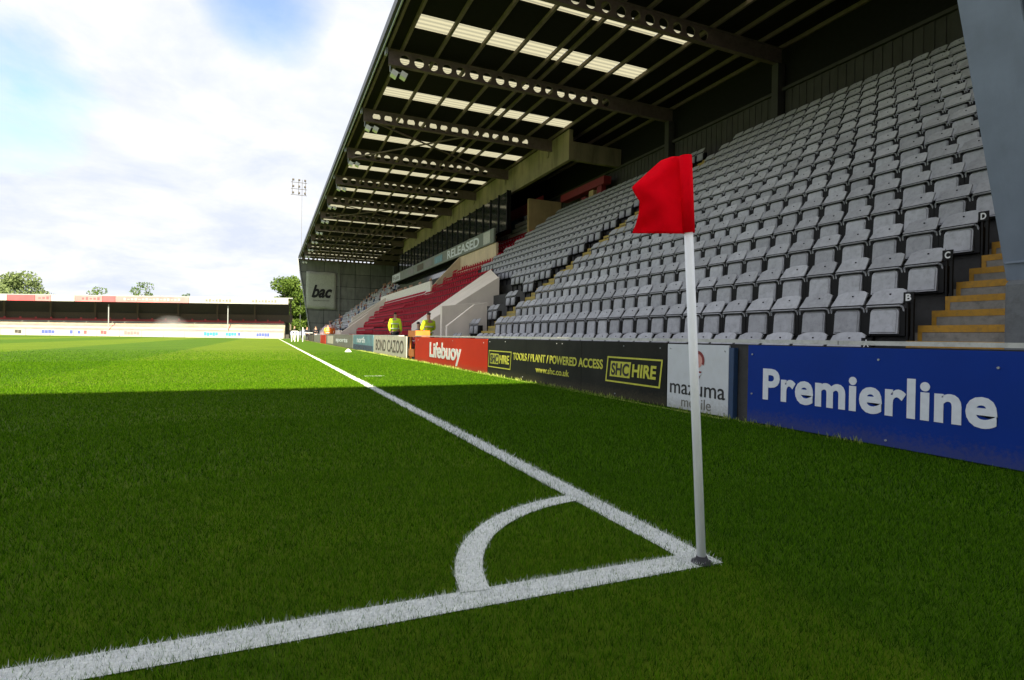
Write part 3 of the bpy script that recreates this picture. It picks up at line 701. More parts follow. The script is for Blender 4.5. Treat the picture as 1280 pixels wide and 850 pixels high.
for (y0, pl) in ((50.3, [(4.2, -.07), (4.2, 1.0), (6.6, 2.8), (6.6, 0)]), (54.0, [(5.4, -.07), (5.4, 1.9), (8.2, 3.9), (8.2, 0)]), (58.0, [(6.2, -.07), (6.2, 2.6), (9.6, 4.8), (9.6, 0)])):
    slopewall('side_wall', y0, y0+.4, pl, M['beige'], '', parent=v3)
mb = MB(); mb.prism([(50.8, 0), (50.8, 1.25), (61.5, 1.25), (61.5, 0)], 'x', 4.2, 4.4); mb.build('front_wall', M['beige'], v3)

# ---------------------------------------------------------------- executive boxes in the centre
M['beige_sh'] = mat('beige_shaded', (.66, .52, .38), .8, dirt=.25, dcol=(.4, .3, .2), scale=1.2, streak=True)  # darker copy of the beige, with shade put into its colour
ex_ = empty('executive_boxes', (9.9, 41, 4), 'glazed executive boxes with a long sponsor fascia above the red seats', 'boxes')
mb = MB(); mb.box(9.85, 10.0, 41.25, 62.5, 3.3, 5.12); mb.build('parapet', mat('parapet_white', (.78, .74, .70), .7, dirt=.2, dcol=(.4, .36, .32)), ex_)
slopewall('side_wall', 41.0, 41.22, [(9.7, 3.4), (9.86, 4.6), (10.6, 5.45), (12.13, 7.1), (12.13, 8.05), (15.25, 10.2), (15.25, 6.5)], M['beige_sh'], '', parent=ex_)
mb = MB(); mb.box(12.15, 12.3, 33.3, 40.98, 5.4, 7.11); mb.build('front_wall', M['beige_sh'], ex_)
mb = MB(); mb.box(10.0, 16.9, 41.23, 68, 4.0, 4.15); mb.build('floor_slab', M['dconcrete'], ex_)
mb = MB(); mb.box(12.9, 13.0, 41.23, 67, 4.16, 7.05); mb.build('lower_glazing', M['glassdark'], ex_)
mb = MB(); mb.box(12.9, 16.9, 41.3, 68, 7.05, 7.2); mb.build('upper_slab', M['darkclad'], ex_)
mb = MB(); mb.prism([(7.12, 33.0), (8.08, 33.0), (8.08, 67.0), (7.12, 67.0)], 'z', 0, 0) if False else mb.box(12.0, 12.12, 33.4, 67.0, 7.12, 8.08); mb.build('fascia', mat('fascia_grey', (.16, .18, .16), .6, dirt=.4, dcol=(.24, .27, .25), scale=1), ex_)
mb = MB(); mb.box(12.12, 12.9, 41.3, 67, 7.1, 7.2); mb.build('soffit', M['darkclad'], ex_)
XF_ = planeL(11.985)
text('lettering', 'RELEASED', XF_, -44.0, -36.2, 7.25, 7.95, M['printw'], ex_, bold=.03)
mb = MB(); mb.box(11.97, 11.995, 62.5, 66.8, 7.2, 8.0); mb.build('fascia_panel', M['whiteb'], ex_)
text('panel_lettering', 'Fuin', planeL(11.96), -66.2, -63.2, 7.35, 7.85, M['printk'], ex_)
mb = MB(); mb.box(11.97, 11.995, 34.0, 35.3, 7.2, 8.0); mb.build('fascia_panel', M['rail'], ex_)
for k, yy in enumerate((45.5, 48.8, 52, 56)):
    mb = MB(); mb.box(11.975, 11.995, yy, yy+2.4, 7.3, 7.9); mb.build('fascia_panel', [M['tealb'], M['greyb'], M['farbrown'], M['greyb']][k], ex_)
for k in range(22):
    y0 = 33.4+k*1.55
    mb = MB(); mb.box(12.95, 13.0, y0+.06, y0+1.49, 8.1, 10.6); mb.build('window', M['glassdark'], ex_)
    mb = MB(); mb.box(12.88, 13.02, y0-.04, y0+.04, 8.09, 10.68); mb.build('mullion', M['black'], ex_)
mb = MB(); mb.box(13.1, 13.2, 33.4, 67.5, 8.1, 10.7); mb.build('inner_wall', M['darkclad'], ex_)
mb = MB(); mb.box(14.45, 14.58, 33.3, 40.98, 7.25, 7.95); mb.build('upper_parapet', M['whiteb'], ex_)
for k in range(4): mb = MB(); mb.box(14.75+.2*k, 14.95+.2*k, 33.35, 37.2, 8.15+.42*k, 8.4+.42*k); mb.build('bench_row', M['rail'], ex_)
mb = MB(); mb.box(14.35, 16.8, 33.0, 33.25, 6.6, 10.2); mb.build('dividing_wall', M['tan'], ex_)
for k, (y0, mm_) in enumerate(((26.6, 'maroon'), (27.5, 'tan'), (28.4, 'maroon'), (29.4, 'tan'), (30.6, 'maroon'))):
    mb = MB(); mb.box(16.0, 16.3, y0, y0+.5, 8.0, 9.9-.2*k); mb.build('doorway_post', M[mm_], ex_)
mb = MB(); mb.box(15.9, 16.4, 26.2, 31.4, 9.75, 10.2); mb.build('door_canopy', M['maroon'], ex_)
mb = MB(); mb.box(15.35, 15.42, 36.0, 38.4, 7.7, 9.7); mb.build('dark_panel', M['navy'], ex_)
mb = MB(); mb.box(15.5, 15.6, 33.3, 40.9, 7.7, 10.6); mb.build('red_back_wall', M['maroon'], ex_)
# lit ceiling lights seen dimly inside the box are left to reflections

# ---------------------------------------------------------------- advertising boards (face at x = 2.97)
def board(y0, y1, m_, label, z0=.01, z1=.79, parts=True):
    e = empty('advertising_board', (2.97, (y0+y1)/2, 0), label, 'advertising board')
    n_ = max(1, round((y1-y0)/(3.1 if y0 < 0 else 2.44))); L_ = (y1-y0)/n_
    for k in range(n_):
        dx = rnd.uniform(0, .0015); mb = MB(); mb.box(2.965+dx, 2.99, y0+k*L_+(.002 if k else 0), y0+(k+1)*L_-.002, z0+rnd.uniform(-.003, .003), z1+rnd.uniform(-.004, .003)); mb.build('panel', m_, e, bevel=.002)
    return e
PL = planeL(2.963)
def bolts(e, pts, m_=None):
    for (y, z) in pts:
        mb = MB(); mb.bar((2.966, y, z), (2.957, y, z), .018, .018, 8); mb.build('bolt', m_ or M['gutter'], e)
b1 = board(-3.6, 2.78, M['blue'], 'deep blue board reading Premierline in white, nearest to the camera')
text('lettering', 'Premierline', PL, -2.58, -.60, .255, .565, M['printw'], b1, bold=.032, sp=1.05)
bolts(b1, [(1.42, .70), (1.35, .06), (.6, .68), (2.72, .3), (2.72, .7), (.0, .1)])
bolts(b1, [(-1.2, .7), (-2.4, .7)])
# post and dark gap
mb = MB(); mb.box(2.955, 3.02, 2.965, 3.035, 0, .76); mb.build('board_post', M['navy'], label='dark blue post between the white board and the blue board', cat='post', bevel=.004)
b2 = board(3.045, 4.06, M['whiteb'], 'upright white board with a red emblem and mazuma mobile lettering, behind the corner flag', z1=.785)
text('lettering', 'mazuma', PL, -4.0, -3.09, .19, .31, M['printk'], b2, bold=.003)
text('small_lettering', 'mobile', PL, -3.79, -3.30, .045, .165, M['greyb'], b2, bold=-.0)
def disc(cy, cz, r_, nm, m_, par, x=2.962, sy=1, n=20, a0=0, a1=2*math.pi, rin=0):
    s = MB(); pts = []
    for k in range(n):
        t0, t1 = a0+(a1-a0)*k/n, a0+(a1-a0)*(k+1)/n
        s.face([(x, cy+sy*rin*math.cos(t0), cz+rin*math.sin(t0)), (x, cy+sy*r_*math.cos(t0), cz+r_*math.sin(t0)), (x, cy+sy*r_*math.cos(t1), cz+r_*math.sin(t1)), (x, cy+sy*rin*math.cos(t1), cz+rin*math.sin(t1))] if rin else [(x, cy, cz), (x, cy+sy*r_*math.cos(t0), cz+r_*math.sin(t0)), (x, cy+sy*r_*math.cos(t1), cz+r_*math.sin(t1))])
    return s.build(nm, m_, par)
disc(3.525, .60, .085, 'emblem_disc', M['pink'], b2); disc(3.525, .60, .115, 'emblem_ring', M['maroon'], b2, x=2.9605, a0=-.6, a1=3.6, rin=.08)
s = MB(); s.prism([(3.595, .48), (3.455, .48), (3.49, .40), (3.53, .32), (3.565, .36)], 'x', 2.9605, 2.963); s.build('emblem_body', M['maroon'], b2)
s = MB(); s.prism([(3.545, .47), (3.45, .455), (3.50, .41)], 'x', 2.9585, 2.9603); s.build('emblem_scarf', M['printw'], b2)
bolts(b2, [(3.10, .72), (4.0, .73), (3.10, .05), (4.0, .05)])
b3 = board(4.075, 10.33, M['blackb'], 'long black board with yellow SHC HIRE tools, plant and powered access lettering')
def logo(y0, y1, z0, z1, par):     # y0 > y1
    sl_ = .05*(y0-y1)/1.2; t_ = .022
    s = MB()
    def par_(a, b_, c, d, x0=2.9605, x1=2.9635): s.prism([(a, c), (b_, c), (b_-0, d), (a, d)], 'x', x0, x1)
    P = lambda u, v: (y0+(y1-y0)*u-sl_*(v-.5), z0+(z1-z0)*v)
    out = [P(0, 0), P(1, 0), P(1, 1), P(0, 1)]; tu = t_/(y0-y1)*1.3; tv = t_/(z1-z0)
    inn = [P(tu, tv), P(1-tu, tv), P(1-tu, 1-tv), P(tu, 1-tv)]
    for k in range(4):
        j = (k+1) % 4; s.face([(2.9615, *out[k]), (2.9615, *out[j]), (2.9615, *inn[j]), (2.9615, *inn[k])])
    s.build('logo_frame', M['printy'], par)
    s = MB(); q = [P(.08, .22), P(.47, .22), P(.47, .82), P(.08, .82)]; s.face([(2.9615, *p) for p in q]); s.build('logo_block', M['printy'], par)
    yy = lambda u: y0+(y1-y0)*u
    text('logo_lettering', 'SHC', planeL(2.960), -yy(.10), -yy(.45), z0+(z1-z0)*.28, z0+(z1-z0)*.76, M['printk'], par, bold=.03, shear=.1)
    text('logo_lettering', 'HIRE', planeL(2.962), -yy(.50), -yy(.92), z0+(z1-z0)*.28, z0+(z1-z0)*.76, M['printy'], par, bold=.03, shear=.1)
logo(5.43, 4.17, .22, .585, b3); logo(10.26, 8.98, .17, .545, b3)
text('lettering', 'TOOLS / PLANT / POWERED ACCESS', PL, -8.88, -5.53, .385, .53, M['printy'], b3, bold=.025)
text('web_lettering', 'www.shc.co.uk', PL, -7.82, -6.55, .20, .31, M['printy'], b3, bold=.015)
bolts(b3, [(4.2, .73), (5.0, .74), (7.0, .74), (6.8, .74), (9.3, .74), (10.2, .73), (6.5, .05), (5.2, .06), (8.4, .07)])
b4 = board(10.35, 17.25, M['red'], 'bright orange-red board reading Lifebuoy in white')
text('lettering', 'Lifebuoy', PL, -15.35, -12.25, .06, .66, M['white'], b4, bold=.03)
bolts(b4, [(10.6, .7), (13, .72), (16.8, .7)])
# hut: orange thing in the opening
oc = empty('turnstile_box', (3.2, 18.0, 0), 'small orange boarded stand in the opening between the red and the cream boards', 'box')
mb = MB(); mb.box(3.0, 3.5, 17.35, 18.45, .80, 1.02); mb.build('top_box', M['orange'], oc)
for yy in (17.42, 18.2): mb = MB(); mb.box(3.02, 3.08, yy, yy+.07, 0, .8); mb.build('leg', M['orange'], oc)
mb = MB(); mb.box(2.99, 3.02, 17.5, 18.3, .12, .38); mb.build('lower_panel', M['orange'], oc)
text('lettering', 'EXIT 1', planeL(2.985), -18.2, -17.6, .16, .33, M['cream'], oc) if False else None
b5 = board(18.55, 25.5, M['cream'], 'cream board with a row of tall dark brown letters', z0=.03, z1=.81)
text('lettering', 'BOND CAZOO', PL, -24.9, -19.0, .16, .66, M['farbrown'], b5, bold=.02)
b6 = board(25.6, 32.6, M['tealb'], 'teal and navy board with pale lettering next to the cream board', z0=.02, z1=.84)
mb = MB(); mb.box(2.9615, 2.9645, 25.7, 32.5, .04, .32); mb.build('lower_band', M['navy'], b6)
text('lettering', 'north', PL, -31.0, -28.2, .42, .74, M['printw'], b6, bold=.02); text('small_lettering', 'lancashire', PL, -31.8, -28.0, .1, .26, M['printw'], b6)
b7 = board(32.75, 49.9, M['greyb'], 'weathered grey board with a white name panel, furthest along the touchline', z0=.02, z1=.86)
text('lettering', 'sports', PL, -42, -35.2, .25, .6, M['printw'], b7, bold=.03)
mb = MB(); mb.box(2.9600, 2.9645, 44, 48.5, .12, .75); mb.build('pale_panel', M['cream'], b7)
for k, (y0, mm_) in enumerate(((50.2, 'red'), (56, 'greyb'), (66, 'farbrown'))):
    board(y0, y0+5.5+3*(k > 0), M[mm_], ['small red board beyond the grey board', 'dull grey board far along the touchline', 'brownish board at the far corner of the pitch'][k])

# ---------------------------------------------------------------- people
def skinmesh(name, nodes, edges, m_, sub=1):
    me = bpy.data.meshes.new(name); me.from_pydata([n[0] for n in nodes], edges, []); o = bpy.data.objects.new('tmp', me); COL.objects.link(o)
    o.modifiers.new('k', 'SKIN'); 
    sv = me.skin_vertices
    if not sv: 
        pass
    for v, n in zip(me.skin_vertices[0].data, nodes): v.radius = (n[1], n[2] if len(n) > 2 else n[1]); 
    me.skin_vertices[0].data[0].use_root = True
    sb = o.modifiers.new('s', 'SUBSURF'); sb.levels = sub; sb.render_levels = sub
    dg = bpy.context.evaluated_depsgraph_get(); dg.update()
    out = bpy.data.meshes.new_from_object(o.evaluated_get(dg)); bpy.data.objects.remove(o); out.name = name; out.materials.clear(); out.materials.append(m_)
    for p in out.polygons: p.use_smooth = True
    return out
def person(loc, face, label, top, legs, group=None, arms='down', hair='hair', scale=1.0, cat='person', band=None):
    e = bpy.data.objects.new('person', None); COL.objects.link(e); e.location = loc; e.rotation_euler = (0, 0, face); e.scale = (scale,)*3; e['_local'] = 1
    setp(e, label, cat, group)
    # facing -Y, standing
    if arms == 'down':
        LA = [((.20, .02, 1.42), .055), ((.27, .03, 1.14), .045), ((.25, -.08, .90), .035), ((.24, -.10, .80), .032)]
        RA = [((-.20, .02, 1.42), .055), ((-.27, .03, 1.14), .045), ((-.25, -.08, .90), .035), ((-.24, -.10, .80), .032)]
    else:
        LA = [((.20, .02, 1.42), .055), ((.28, -.02, 1.16), .045), ((.14, -.22, 1.10), .035), ((.06, -.26, 1.12), .032)]
        RA = [((-.20, .02, 1.42), .055), ((-.28, -.02, 1.16), .045), ((-.14, -.22, 1.16), .035), ((-.06, -.26, 1.18), .032)]
    nodes = [((0, 0, .95), .13, .10), ((0, 0, 1.18), .12, .09), ((0, .01, 1.40), .15, .09), ((0, 0, 1.52), .05, .05), ((0, -.01, 1.60), .075, .085), ((0, -.005, 1.72), .07, .08)]
    ed_ = [(0, 1), (1, 2), (2, 3), (3, 4), (4, 5)]
    for A in (LA, RA):
        b_ = len(nodes); nodes += [(p, r_) for p, r_ in A]; ed_ += [(2, b_), (b_, b_+1), (b_+1, b_+2), (b_+2, b_+3)]
    for sx_ in (1, -1):
        b_ = len(nodes); nodes += [((.09*sx_, 0, .84), .085), ((.10*sx_, -.02, .48), .06), ((.11*sx_, .02, .09), .042), ((.12*sx_, -.14, .04), .04)]; ed_ += [(0, b_), (b_, b_+1), (b_+1, b_+2), (b_+2, b_+3)]
    link('body', skinmesh('body', nodes, ed_, M['skin'], 2), e)
    jn = [((0, 0, .86), .17, .13), ((0, 0, 1.18), .155, .12), ((0, .01, 1.41), .17, .11), ((0, 0, 1.50), .07, .07)]; je = [(0, 1), (1, 2), (2, 3)]
    for A in (LA, RA):
        b_ = len(jn); jn += [(p, r_+.025) for p, r_ in A[:3]]; je += [(2, b_), (b_, b_+1), (b_+1, b_+2)]
    link('jacket', skinmesh('jacket', jn, je, M[top], 2), e)
    tn_ = [((0, 0, .90), .155, .115)]; te = []
    for sx_ in (1, -1):
        b_ = len(tn_); tn_ += [((.09*sx_, 0, .82), .105), ((.10*sx_, -.02, .48), .08), ((.11*sx_, .02, .10), .065)]; te += [(0, b_), (b_, b_+1), (b_+1, b_+2)]
    link('trousers', skinmesh('trousers', tn_, te, M[legs], 1), e)
    hn = [((0, .015, 1.66), .082, .088), ((0, .01, 1.735), .075, .08), ((0, .012, 1.775), .05, .05)]
    link('hair', skinmesh('hair', hn, [(0, 1), (1, 2)], M[hair], 1), e)
    for sx_ in (1, -1):
        mb = MB(); mb.box(.03*sx_-.01, .03*sx_+.01, -.092, -.085, 1.655, 1.668); o = mb.build('eye', M['printk'], e); o.location = (0, 0, 0)
    mb = MB(); mb.prism([(-.012, 1.615), (.012, 1.615), (0, 1.655)], 'y', -.108, -.082); o = mb.build('nose', M['skin'], e); o.location = (0, 0, 0)
    if band:
        for z in (1.0, 1.22):
            mb = MB(); mb.lathe([(.0, z), (.205, z), (.205, z+.05), (.0, z+.05)], (0, 0), 20); o = mb.build('reflective_band', M['hivis_band'], e); o.location = (0, 0, 0); o.scale = (1.0, .80, 1)
    return e
person((3.7, 24.2, .13), R(150), 'steward in a bright yellow hi-vis jacket facing the seats behind the cream board', 'hivis', 'cloth_dark', band=1)
person((3.75, 18.5, -.07), R(-160), 'dark haired steward in a hi-vis yellow jacket by the opening beside the red board', 'hivis', 'cloth_maroon', arms='front', band=1)
person((3.9, 20.6, -.37), R(60), 'person in a pale grey top bending beside the cream board', 'cloth_grey', 'cloth_dark', arms='front')
person((3.4, 53.0, .0), R(170), 'steward in an orange and yellow hi-vis vest far along the touchline', 'hiorange', 'cloth_dark', band=1)
person((3.9, 54.5, .0), R(200), 'steward in an orange vest with his back to the seats', 'hiorange', 'cloth_dark')
person((3.6, 55.8, .0), R(10), 'steward in a yellow vest between the two orange ones', 'hivis', 'cloth_dark', arms='front')
person((1.1, 68.0, 0), R(100), 'person in a dark top and white shorts on the far touchline', 'cloth_dark', 'white')
person((2.7, 72.0, 0), R(150), 'person in dark clothes by the far end of the boards', 'cloth_dark', 'cloth_dark')
person((3.3, 66.5, 0), R(10), 'person in a navy jacket sitting near the far corner', 'cloth_dark', 'cloth_grey', arms='front')
# spectators at the far end: a small crowd that reads as one mass
V_, F_ = [], []
def blob(c, sx_, sy_, sz_):
    b_ = len(V_); n = 6
    for j, (z, r_) in enumerate(((-1, .45), (-.5, .95), (.3, 1), (.85, .6), (1, .2))):
        for k in range(n): V_.append((c[0]+sx_*r_*math.cos(2*math.pi*k/n), c[1]+sy_*r_*math.sin(2*math.pi*k/n), c[2]+sz_*z))
    fs = []
    for j in range(4):
        for k in range(n): fs.append((b_+j*n+k, b_+j*n+(k+1) % n, b_+(j+1)*n+(k+1) % n, b_+(j+1)*n+k))
    return fs
MIc = []
for k in range(80):
    i = rs.randint(1, 15); y = rs.uniform(60 if i < 6 else 68, 90); x, z = sx(i)+.05, zt(i)
    c1 = rs.choice([0, 1, 2, 3, 4]); f1 = blob((x, y, z+.75), .15, .22, .32); f2 = blob((x-.02, y, z+1.2), .10, .09, .13); f3 = blob((x-.2, y, z+.5), .2, .16, .09)
    F_ += f1+f2+f3; MIc += [c1]*len(f1)+[5]*len(f2)+[0]*len(f3)
for k in range(26):
    y = rs.uniform(43, 62); f1 = blob((10.4+rs.uniform(0, .8), y, 4.15+.75), .15, .22, .35); f2 = blob((10.4, y, 5.4), .10, .09, .13); c1 = rs.choice([0, 0, 1]); F_ += f1+f2; MIc += [c1]*len(f1)+[5]*len(f2)
link('spectators', np_mesh('spectators', np.array(V_), np.array(F_), [M['cloth_dark'], M['cloth_grey'], M['maroon'], M['navy'], M['rail'], M['skin']], None, np.array(MIc)), None, label='scattered spectators seated at the far end of the main stand', cat='crowd', kind='stuff')

# small things on the pitch
mb = MB(); mb.lathe([(.17, 0), (.17, .01), (.13, .05), (.05, .13), (.02, .15)], (2.0, 27.0), 18); mb.build('marker_cone', M['white'], label='small white dome marker on the grass beside the boards', cat='cone')
gl = empty('portable_goal', (1.2, 66, 0), 'white portable frame standing on the far touchline', 'frame')
for p, q in (((.75, 66, 0), (.75, 66, 1.15)), ((1.9, 66, 0), (1.9, 66, 1.6)), ((.75, 66, 1.15), (1.4, 66, 1.15)), ((1.4, 66, 0), (1.4, 66, 1.15)), ((1.05, 65.5, 0), (1.05, 65.5, 1.1)), ((1.9, 66, 1.0), (3.2, 67, 1.0))):
    mb = MB(); mb.bar(p, q, .075); mb.build('post', M['white'], gl)
gb = empty('dugout_cover', (4.6, 62, 0), 'pinkish white rounded cover at the far end of the stand front', 'cover')
s = MB(); n = 10; rg = []
for (y, r_) in ((59, .1), (59.2, .75), (60, 1.0), (64, 1.0), (65.2, .8), (65.4, .1)):
    rg.append([s.bm.verts.new((4.4-1.0*r_*math.cos(math.pi*k/n), y, 1.9*r_*math.sin(math.pi*k/n))) for k in range(n+1)])
for a, b_ in zip(rg, rg[1:]):
    for k in range(n): s.bm.faces.new((a[k], a[k+1], b_[k+1], b_[k])).smooth = True
s.build('cover_sheet', mat('pink_sheet', (.55, .38, .42), .5, dirt=.4, dcol=(.3, .08, .12), scale=2), gb)

# ---------------------------------------------------------------- stand behind the far goal
fs_ = empty('far_end_stand', (-20, 108, 0), 'low covered terrace stand with red and white fascia behind the far goal', 'stand')
A0 = Vector((2.0, 103.6, 0)); B0_ = Vector((-60, 107, 0)); dv = (B0_-A0); Lf = dv.length; dv.normalize(); nv = Vector((dv.y, -dv.x, 0)); nv = nv if nv.y > 0 else -nv
XFm = Matrix(((dv.x, nv.x, 0, A0.x), (dv.y, nv.y, 0, A0.y), (0, 0, 1, 0), (0, 0, 0, 1)))   # local: u along, v back, w up
def fbox(name, u0, u1, v0, v1, w0, w1, m_, par=fs_):
    mb = MB(); mb.box(u0, u1, v0, v1, w0, w1)
    for v in mb.bm.verts: v.co = XFm @ Vector((v.co.x, v.co.y, v.co.z*(1-.0034*v.co.x)))
    return mb.build(name, m_, par)
fas = [(.6, 15.7, 'farwhite'), (15.75, 25.9, 'farpink'), (25.95, 27.6, 'farred'), (27.65, 31.2, 'farpink'), (31.25, 34.2, 'farwhite'), (34.25, 36.2, 'farpink'), (36.25, 39.6, 'farred'), (39.65, 62, 'farwhite')]
for (a, b_, mm_) in fas: fbox('fascia_panel', a, b_, 0, .12, 5.95, 6.95, M[mm_])
for (a, b_, w0, w1, mm_) in ((2.5, 6.5, 6.2, 6.7, 'greyb'), (9.5, 13.5, 6.2, 6.7, 'greyb'), (17, 25, 6.25, 6.65, 'farwhite'), (28, 30.8, 6.25, 6.7, 'farred'), (34.5, 36, 6.25, 6.7, 'farred'), (42, 46, 6.3, 6.7, 'farred')):
    k = int((b_-a)/.5)
    for j in range(k):
        fbox('fascia_letter', a+j*.5, a+j*.5+.3, -.03, -.001, w0+.05*(j % 3), w1-.08*((j*7) % 3), M[mm_])
fbox('roof', -.1, 66, .13, 6.2, 6.95, 7.1, M['gutter']); fbox('back_wall', .6, 66, 6.9, 7.1, 0, 6.94, M['fardark']); 
fbox('rear_rail', 0, 66, 6.5, 6.7, 2.9, 4.3, M['farbrown'])
for i in range(6):
    fbox('terrace_step', 1.2, 66, 1.0+.85*i, 1.85+.85*i, 0, 1.10+.33*i, M['farcream']); fbox('seat_row', 1.4, 65, 1.35+.85*i, 1.45+.85*i, 1.101+.33*i, 1.33+.33*i, M[('farpink', 'farwhite', 'farpink', 'farcream', 'farwhite', 'farred')[i]])
for u in range(0, 66, 6): fbox('roof_post', u+.2, u+.45, 5.9, 6.2, 1.5, 6.93, M['farbrown'])
for u in (10.0, 27.0): fbox('front_post', u, u+.13, 1.0, 1.1, 0, 5.6, M['gutter'])
for u in range(2, 62, 2): fbox('barrier_post', u, u+.25, 5.6, 5.7, 2.9, 3.35, M['farred'])
fbox('barrier_rail', 1.5, 64, 5.62, 5.68, 3.05, 3.12, M['farred'])
hb = empty('far_perimeter_boards', (-20, 107, 0), 'row of pale advertising boards in front of the far terrace', 'advertising board')
u = 1.3; cols = ['farwhite']*12
prints = [(3.5, 5.4, 'farblue'), (8.0, 8.5, 'farblue'), (8.6, 10.2, 'farteal'), (11.4, 13.3, 'farteal'), (22.6, 24.8, 'farpink'), (27.0, 28.0, 'farred'), (29.6, 30.2, 'farred'), (30.4, 30.9, 'farblue'), (31.4, 32.0, 'farblue'), (33.7, 35.4, 'farblue'), (37.8, 38.8, 'fardark')]
while u < 62:
    fbox('board', u, u+2.95, -.05, 0.02, .0, 1.02, M['farwhite'], hb); u += 3
for (a, b_, mm_) in prints:
    j = a
    while j < b_-.2: fbox('board_print', j, j+.38, -.075, -.055, .30+.12*rs.uniform(), .88+.1*rs.uniform(), M[mm_], hb); j += .42
# sprinkler mist by the far terrace
mst = bpy.data.materials.new('water_mist'); mst.use_nodes = True; t = mst.node_tree; t.nodes.remove(t.nodes['Principled BSDF'])
pv = N(t, 'ShaderNodeVolumePrincipled'); pv.inputs['Color'].default_value = (1, 1, 1, 1)
tco = N(t, 'ShaderNodeTexCoord'); vl = N(t, 'ShaderNodeVectorMath', operation='LENGTH'); t.links.new(tco.outputs['Object'], vl.inputs[0])
dn = math_n(t, 'MULTIPLY', math_n(t, 'SUBTRACT', 1.0, vl.outputs['Value'], True), math_n(t, 'MULTIPLY', noise_n(t, tco.outputs['Object'], 2.5, 3), .5))
t.links.new(dn, pv.inputs['Density']); t.links.new(pv.outputs[0], t.nodes['Material Output'].inputs['Volume'])
s = MB(); bmesh.ops.create_icosphere(s.bm, subdivisions=2, radius=1.0); o = s.build('water_mist', mst, label='puff of white sprinkler mist in front of the far terrace', cat='mist', kind='stuff'); o.location = (-15.6, 100, 1.9); o.scale = (2.6, 1.8, 1.7)

# ---------------------------------------------------------------- stand behind the near goal (it throws the big shadow)
ng = empty('near_goal_stand', (-20, -6, 0), 'covered terrace stand behind the near goal, behind the camera', 'stand')
ZN = 12.0; yfr = 7.62-ZN/math.tan(SUN_EL)*math.cos(SUN_AZ-math.pi)
mb = MB(); mb.face([(-60, yfr-1.9, ZN), (5.2, yfr+.2, ZN), (5.2, yfr-10.6, ZN), (-60, yfr-10.6, ZN)]); r_ = bmesh.ops.extrude_face_region(mb.bm, geom=mb.bm.faces[:])
for v in [g_ for g_ in r_['geom'] if isinstance(g_, bmesh.types.BMVert)]: v.co.z -= .25
mb.build('roof', mat('stand_roof_pale', (.35, .36, .36), .6), ng)  # unseen stand kept pale throughout so it bounces light onto the corner
mb = MB(); mb.box(-60, 2.6, -15.75, -15.62, -.1, 3.9); mb.build('back_wall', mat('stand_wall_pale', (.5, .5, .48), .7, dirt=.2), ng)
g = MB(); g.box(-60, 3.0, -9.28, -4.4, -.05, .012); g.build('bounce_path', mat('bounce_path_pale', (.42, .41, .39), .85, dirt=.3, dcol=(.25, .24, .22)), kind='structure')  # unseen pale path, added to bounce light onto the foreground
mb = MB(); pf = [(-9.3, -.1), (-9.3, .3)]
for i in range(9): pf += [(-9.3-.7*i, .3+.3*i), (-10.0-.7*i, .3+.3*i)]
pf += [(-15.6, -.1)]
mb.prism([(a, b_) for a, b_ in pf], 'x', -60, 2.4); mb.build('terrace', mat('terrace_pale', (.45, .44, .42), .8, dirt=.3, dcol=(.25,.24,.22)), ng)
for x in range(-58, 3, 10): mb = MB(); mb.box(x, x+.2, -12.5, -12.3, 0, ZN+.1); mb.build('roof_post', M['steel'], ng)

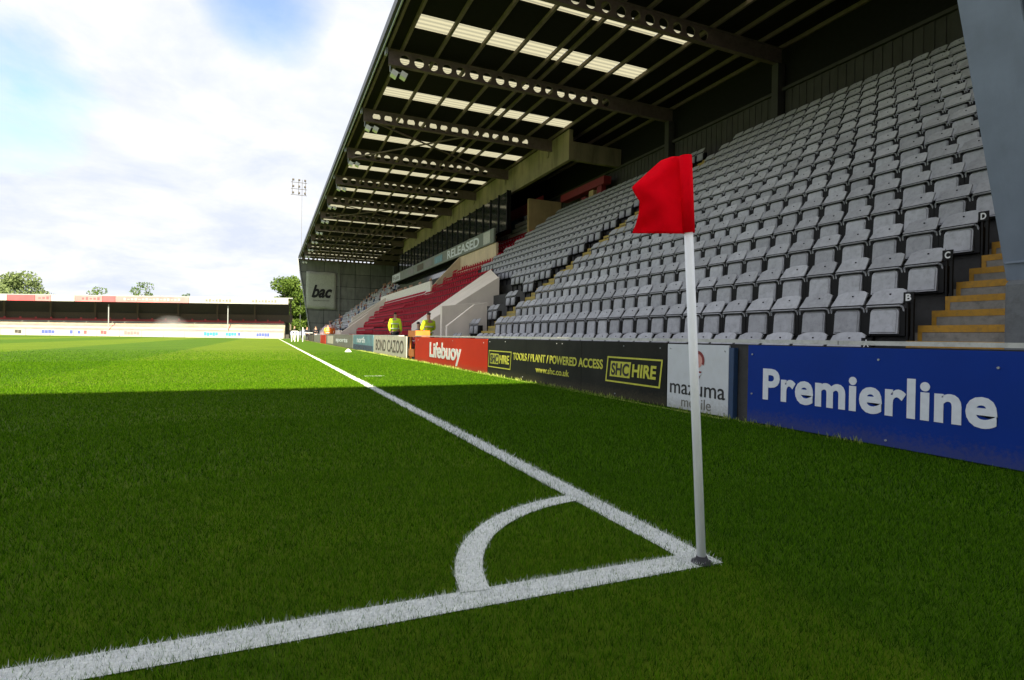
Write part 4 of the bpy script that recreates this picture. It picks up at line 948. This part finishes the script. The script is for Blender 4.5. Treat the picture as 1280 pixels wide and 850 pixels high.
# ---------------------------------------------------------------- floodlight mast and trees
fm = empty('floodlight_mast', (4.2, 130, 0), 'distant lattice floodlight head on a thin mast left of the roof edge', 'floodlight')
mb = MB(); mb.bar((4.6, 130, 0), (4.6, 130, 32.5), .09, .09, 6); mb.build('mast', mat('mast_pale', (.13, .135, .15), .5), fm)
mb = MB()
for z in (31.0, 32.3, 33.7): mb.bar((2.3, 130, z), (5.6, 130, z), .09)
for x in (2.6, 3.9, 4.6, 5.3): mb.bar((x, 130, 31.0), (x, 130, 34.4), .09)
mb.build('lattice', M['fardark'], fm)
for x in (2.6, 3.8, 5.0):
    for z in (31.3, 32.7, 34.1): mb = MB(); mb.prism([(129.7, z), (129.9, z+.36), (130.2, z+.3), (130.1, z-.05)], 'x', x, x+.4); mb.build('lamp', M['fardark'], fm)
def tree(loc, h, rad, label, mt, seed, n=5200, trunk=.3, zlo=.3, leaf=.32, squash=.8):
    r_ = np.random.RandomState(seed); e = empty('tree', loc, label, 'tree', None); e['_local'] = 1
    mb = MB(); mb.bar((0, 0, 0), (0, 0, h*.45), trunk*1.6, trunk*1.6, 8)
    cl = []
    for k in range(16):
        a = r_.uniform(0, 6.28); rr = rad*r_.uniform(.15, .8); z = h*(zlo+(1-zlo)*r_.uniform(.15, .93)); rr *= math.sqrt(max(.1, 1-((z/h-zlo-.35*(1-zlo))/(.72*(1-zlo)))**2))
        c = (rr*math.cos(a), rr*math.sin(a), z); cl.append((c, rad*r_.uniform(.22, .42)))
        mb.bar((0, 0, h*r_.uniform(.25, .45)), c, trunk*.35, trunk*.35, 5)
    cl.append(((0, 0, h*.92), rad*.25))
    mb.build('trunk', M['bark'], e)
    P, T_ = [], []
    for k in range(n):
        c, rr = cl[r_.randint(len(cl))]; d = r_.normal(size=3); d /= np.linalg.norm(d); q = np.array(c)+d*rr*r_.uniform(.55, 1.08)*np.array([1, 1, squash])
        a = r_.normal(size=3); a /= np.linalg.norm(a); b_ = np.cross(a, r_.normal(size=3)); b_ /= np.linalg.norm(b_); s_ = leaf*r_.uniform(.5, 1.2)
        P.append([q+a*s_*.5, q+b_*s_*.35, q-a*s_*.5, q-b_*s_*.35]); T_ += [np.clip(r_.normal(.5, .25), 0, 1)]*4
    P = np.array(P).reshape(-1, 3); f = np.arange(len(P)).reshape(-1, 4)
    link('crown', np_mesh('crown', P, f, [mt], np.array(T_)), e)
tree((-51.5, 150, -.1), 12.3, 8.0, 'broad pale green tree behind the left end of the far stand', M['leafpale'], 1, n=12000, leaf=.5)
tree((-61, 152, -.1), 11.4, 6.0, 'rounded pale tree cut by the left edge of the view', M['leafpale'], 9, n=7000, leaf=.5)
tree((-37.2, 152, -.1), 11.1, 3.4, 'small sparse treetop showing over the far roof, left of the taller one', M['leaf'], 2, n=1100, leaf=.4)
tree((-28.5, 150, -.1), 12.5, 3.4, 'taller sparse tree rising over the middle of the far roof', M['leaf'], 3, n=1500, leaf=.4)
tree((-20.5, 155, -.1), 10.5, 2.0, 'tiny treetop just showing above the red fascia', M['leaf'], 4, n=600, leaf=.4)
tree((2.4, 130, -.1), 12.9, 5.3, 'dense dark green tree between the far stand and the main stand', M['leaf'], 5, n=15000, leaf=.5, zlo=.06)
tree((5.5, 138, -.1), 11, 5.0, 'leafy tree half hidden behind the main stand end wall', M['leaf'], 6, n=10000, leaf=.5, zlo=.04)
for o in bpy.data.objects:
    if '_local' in o: del o['_local']
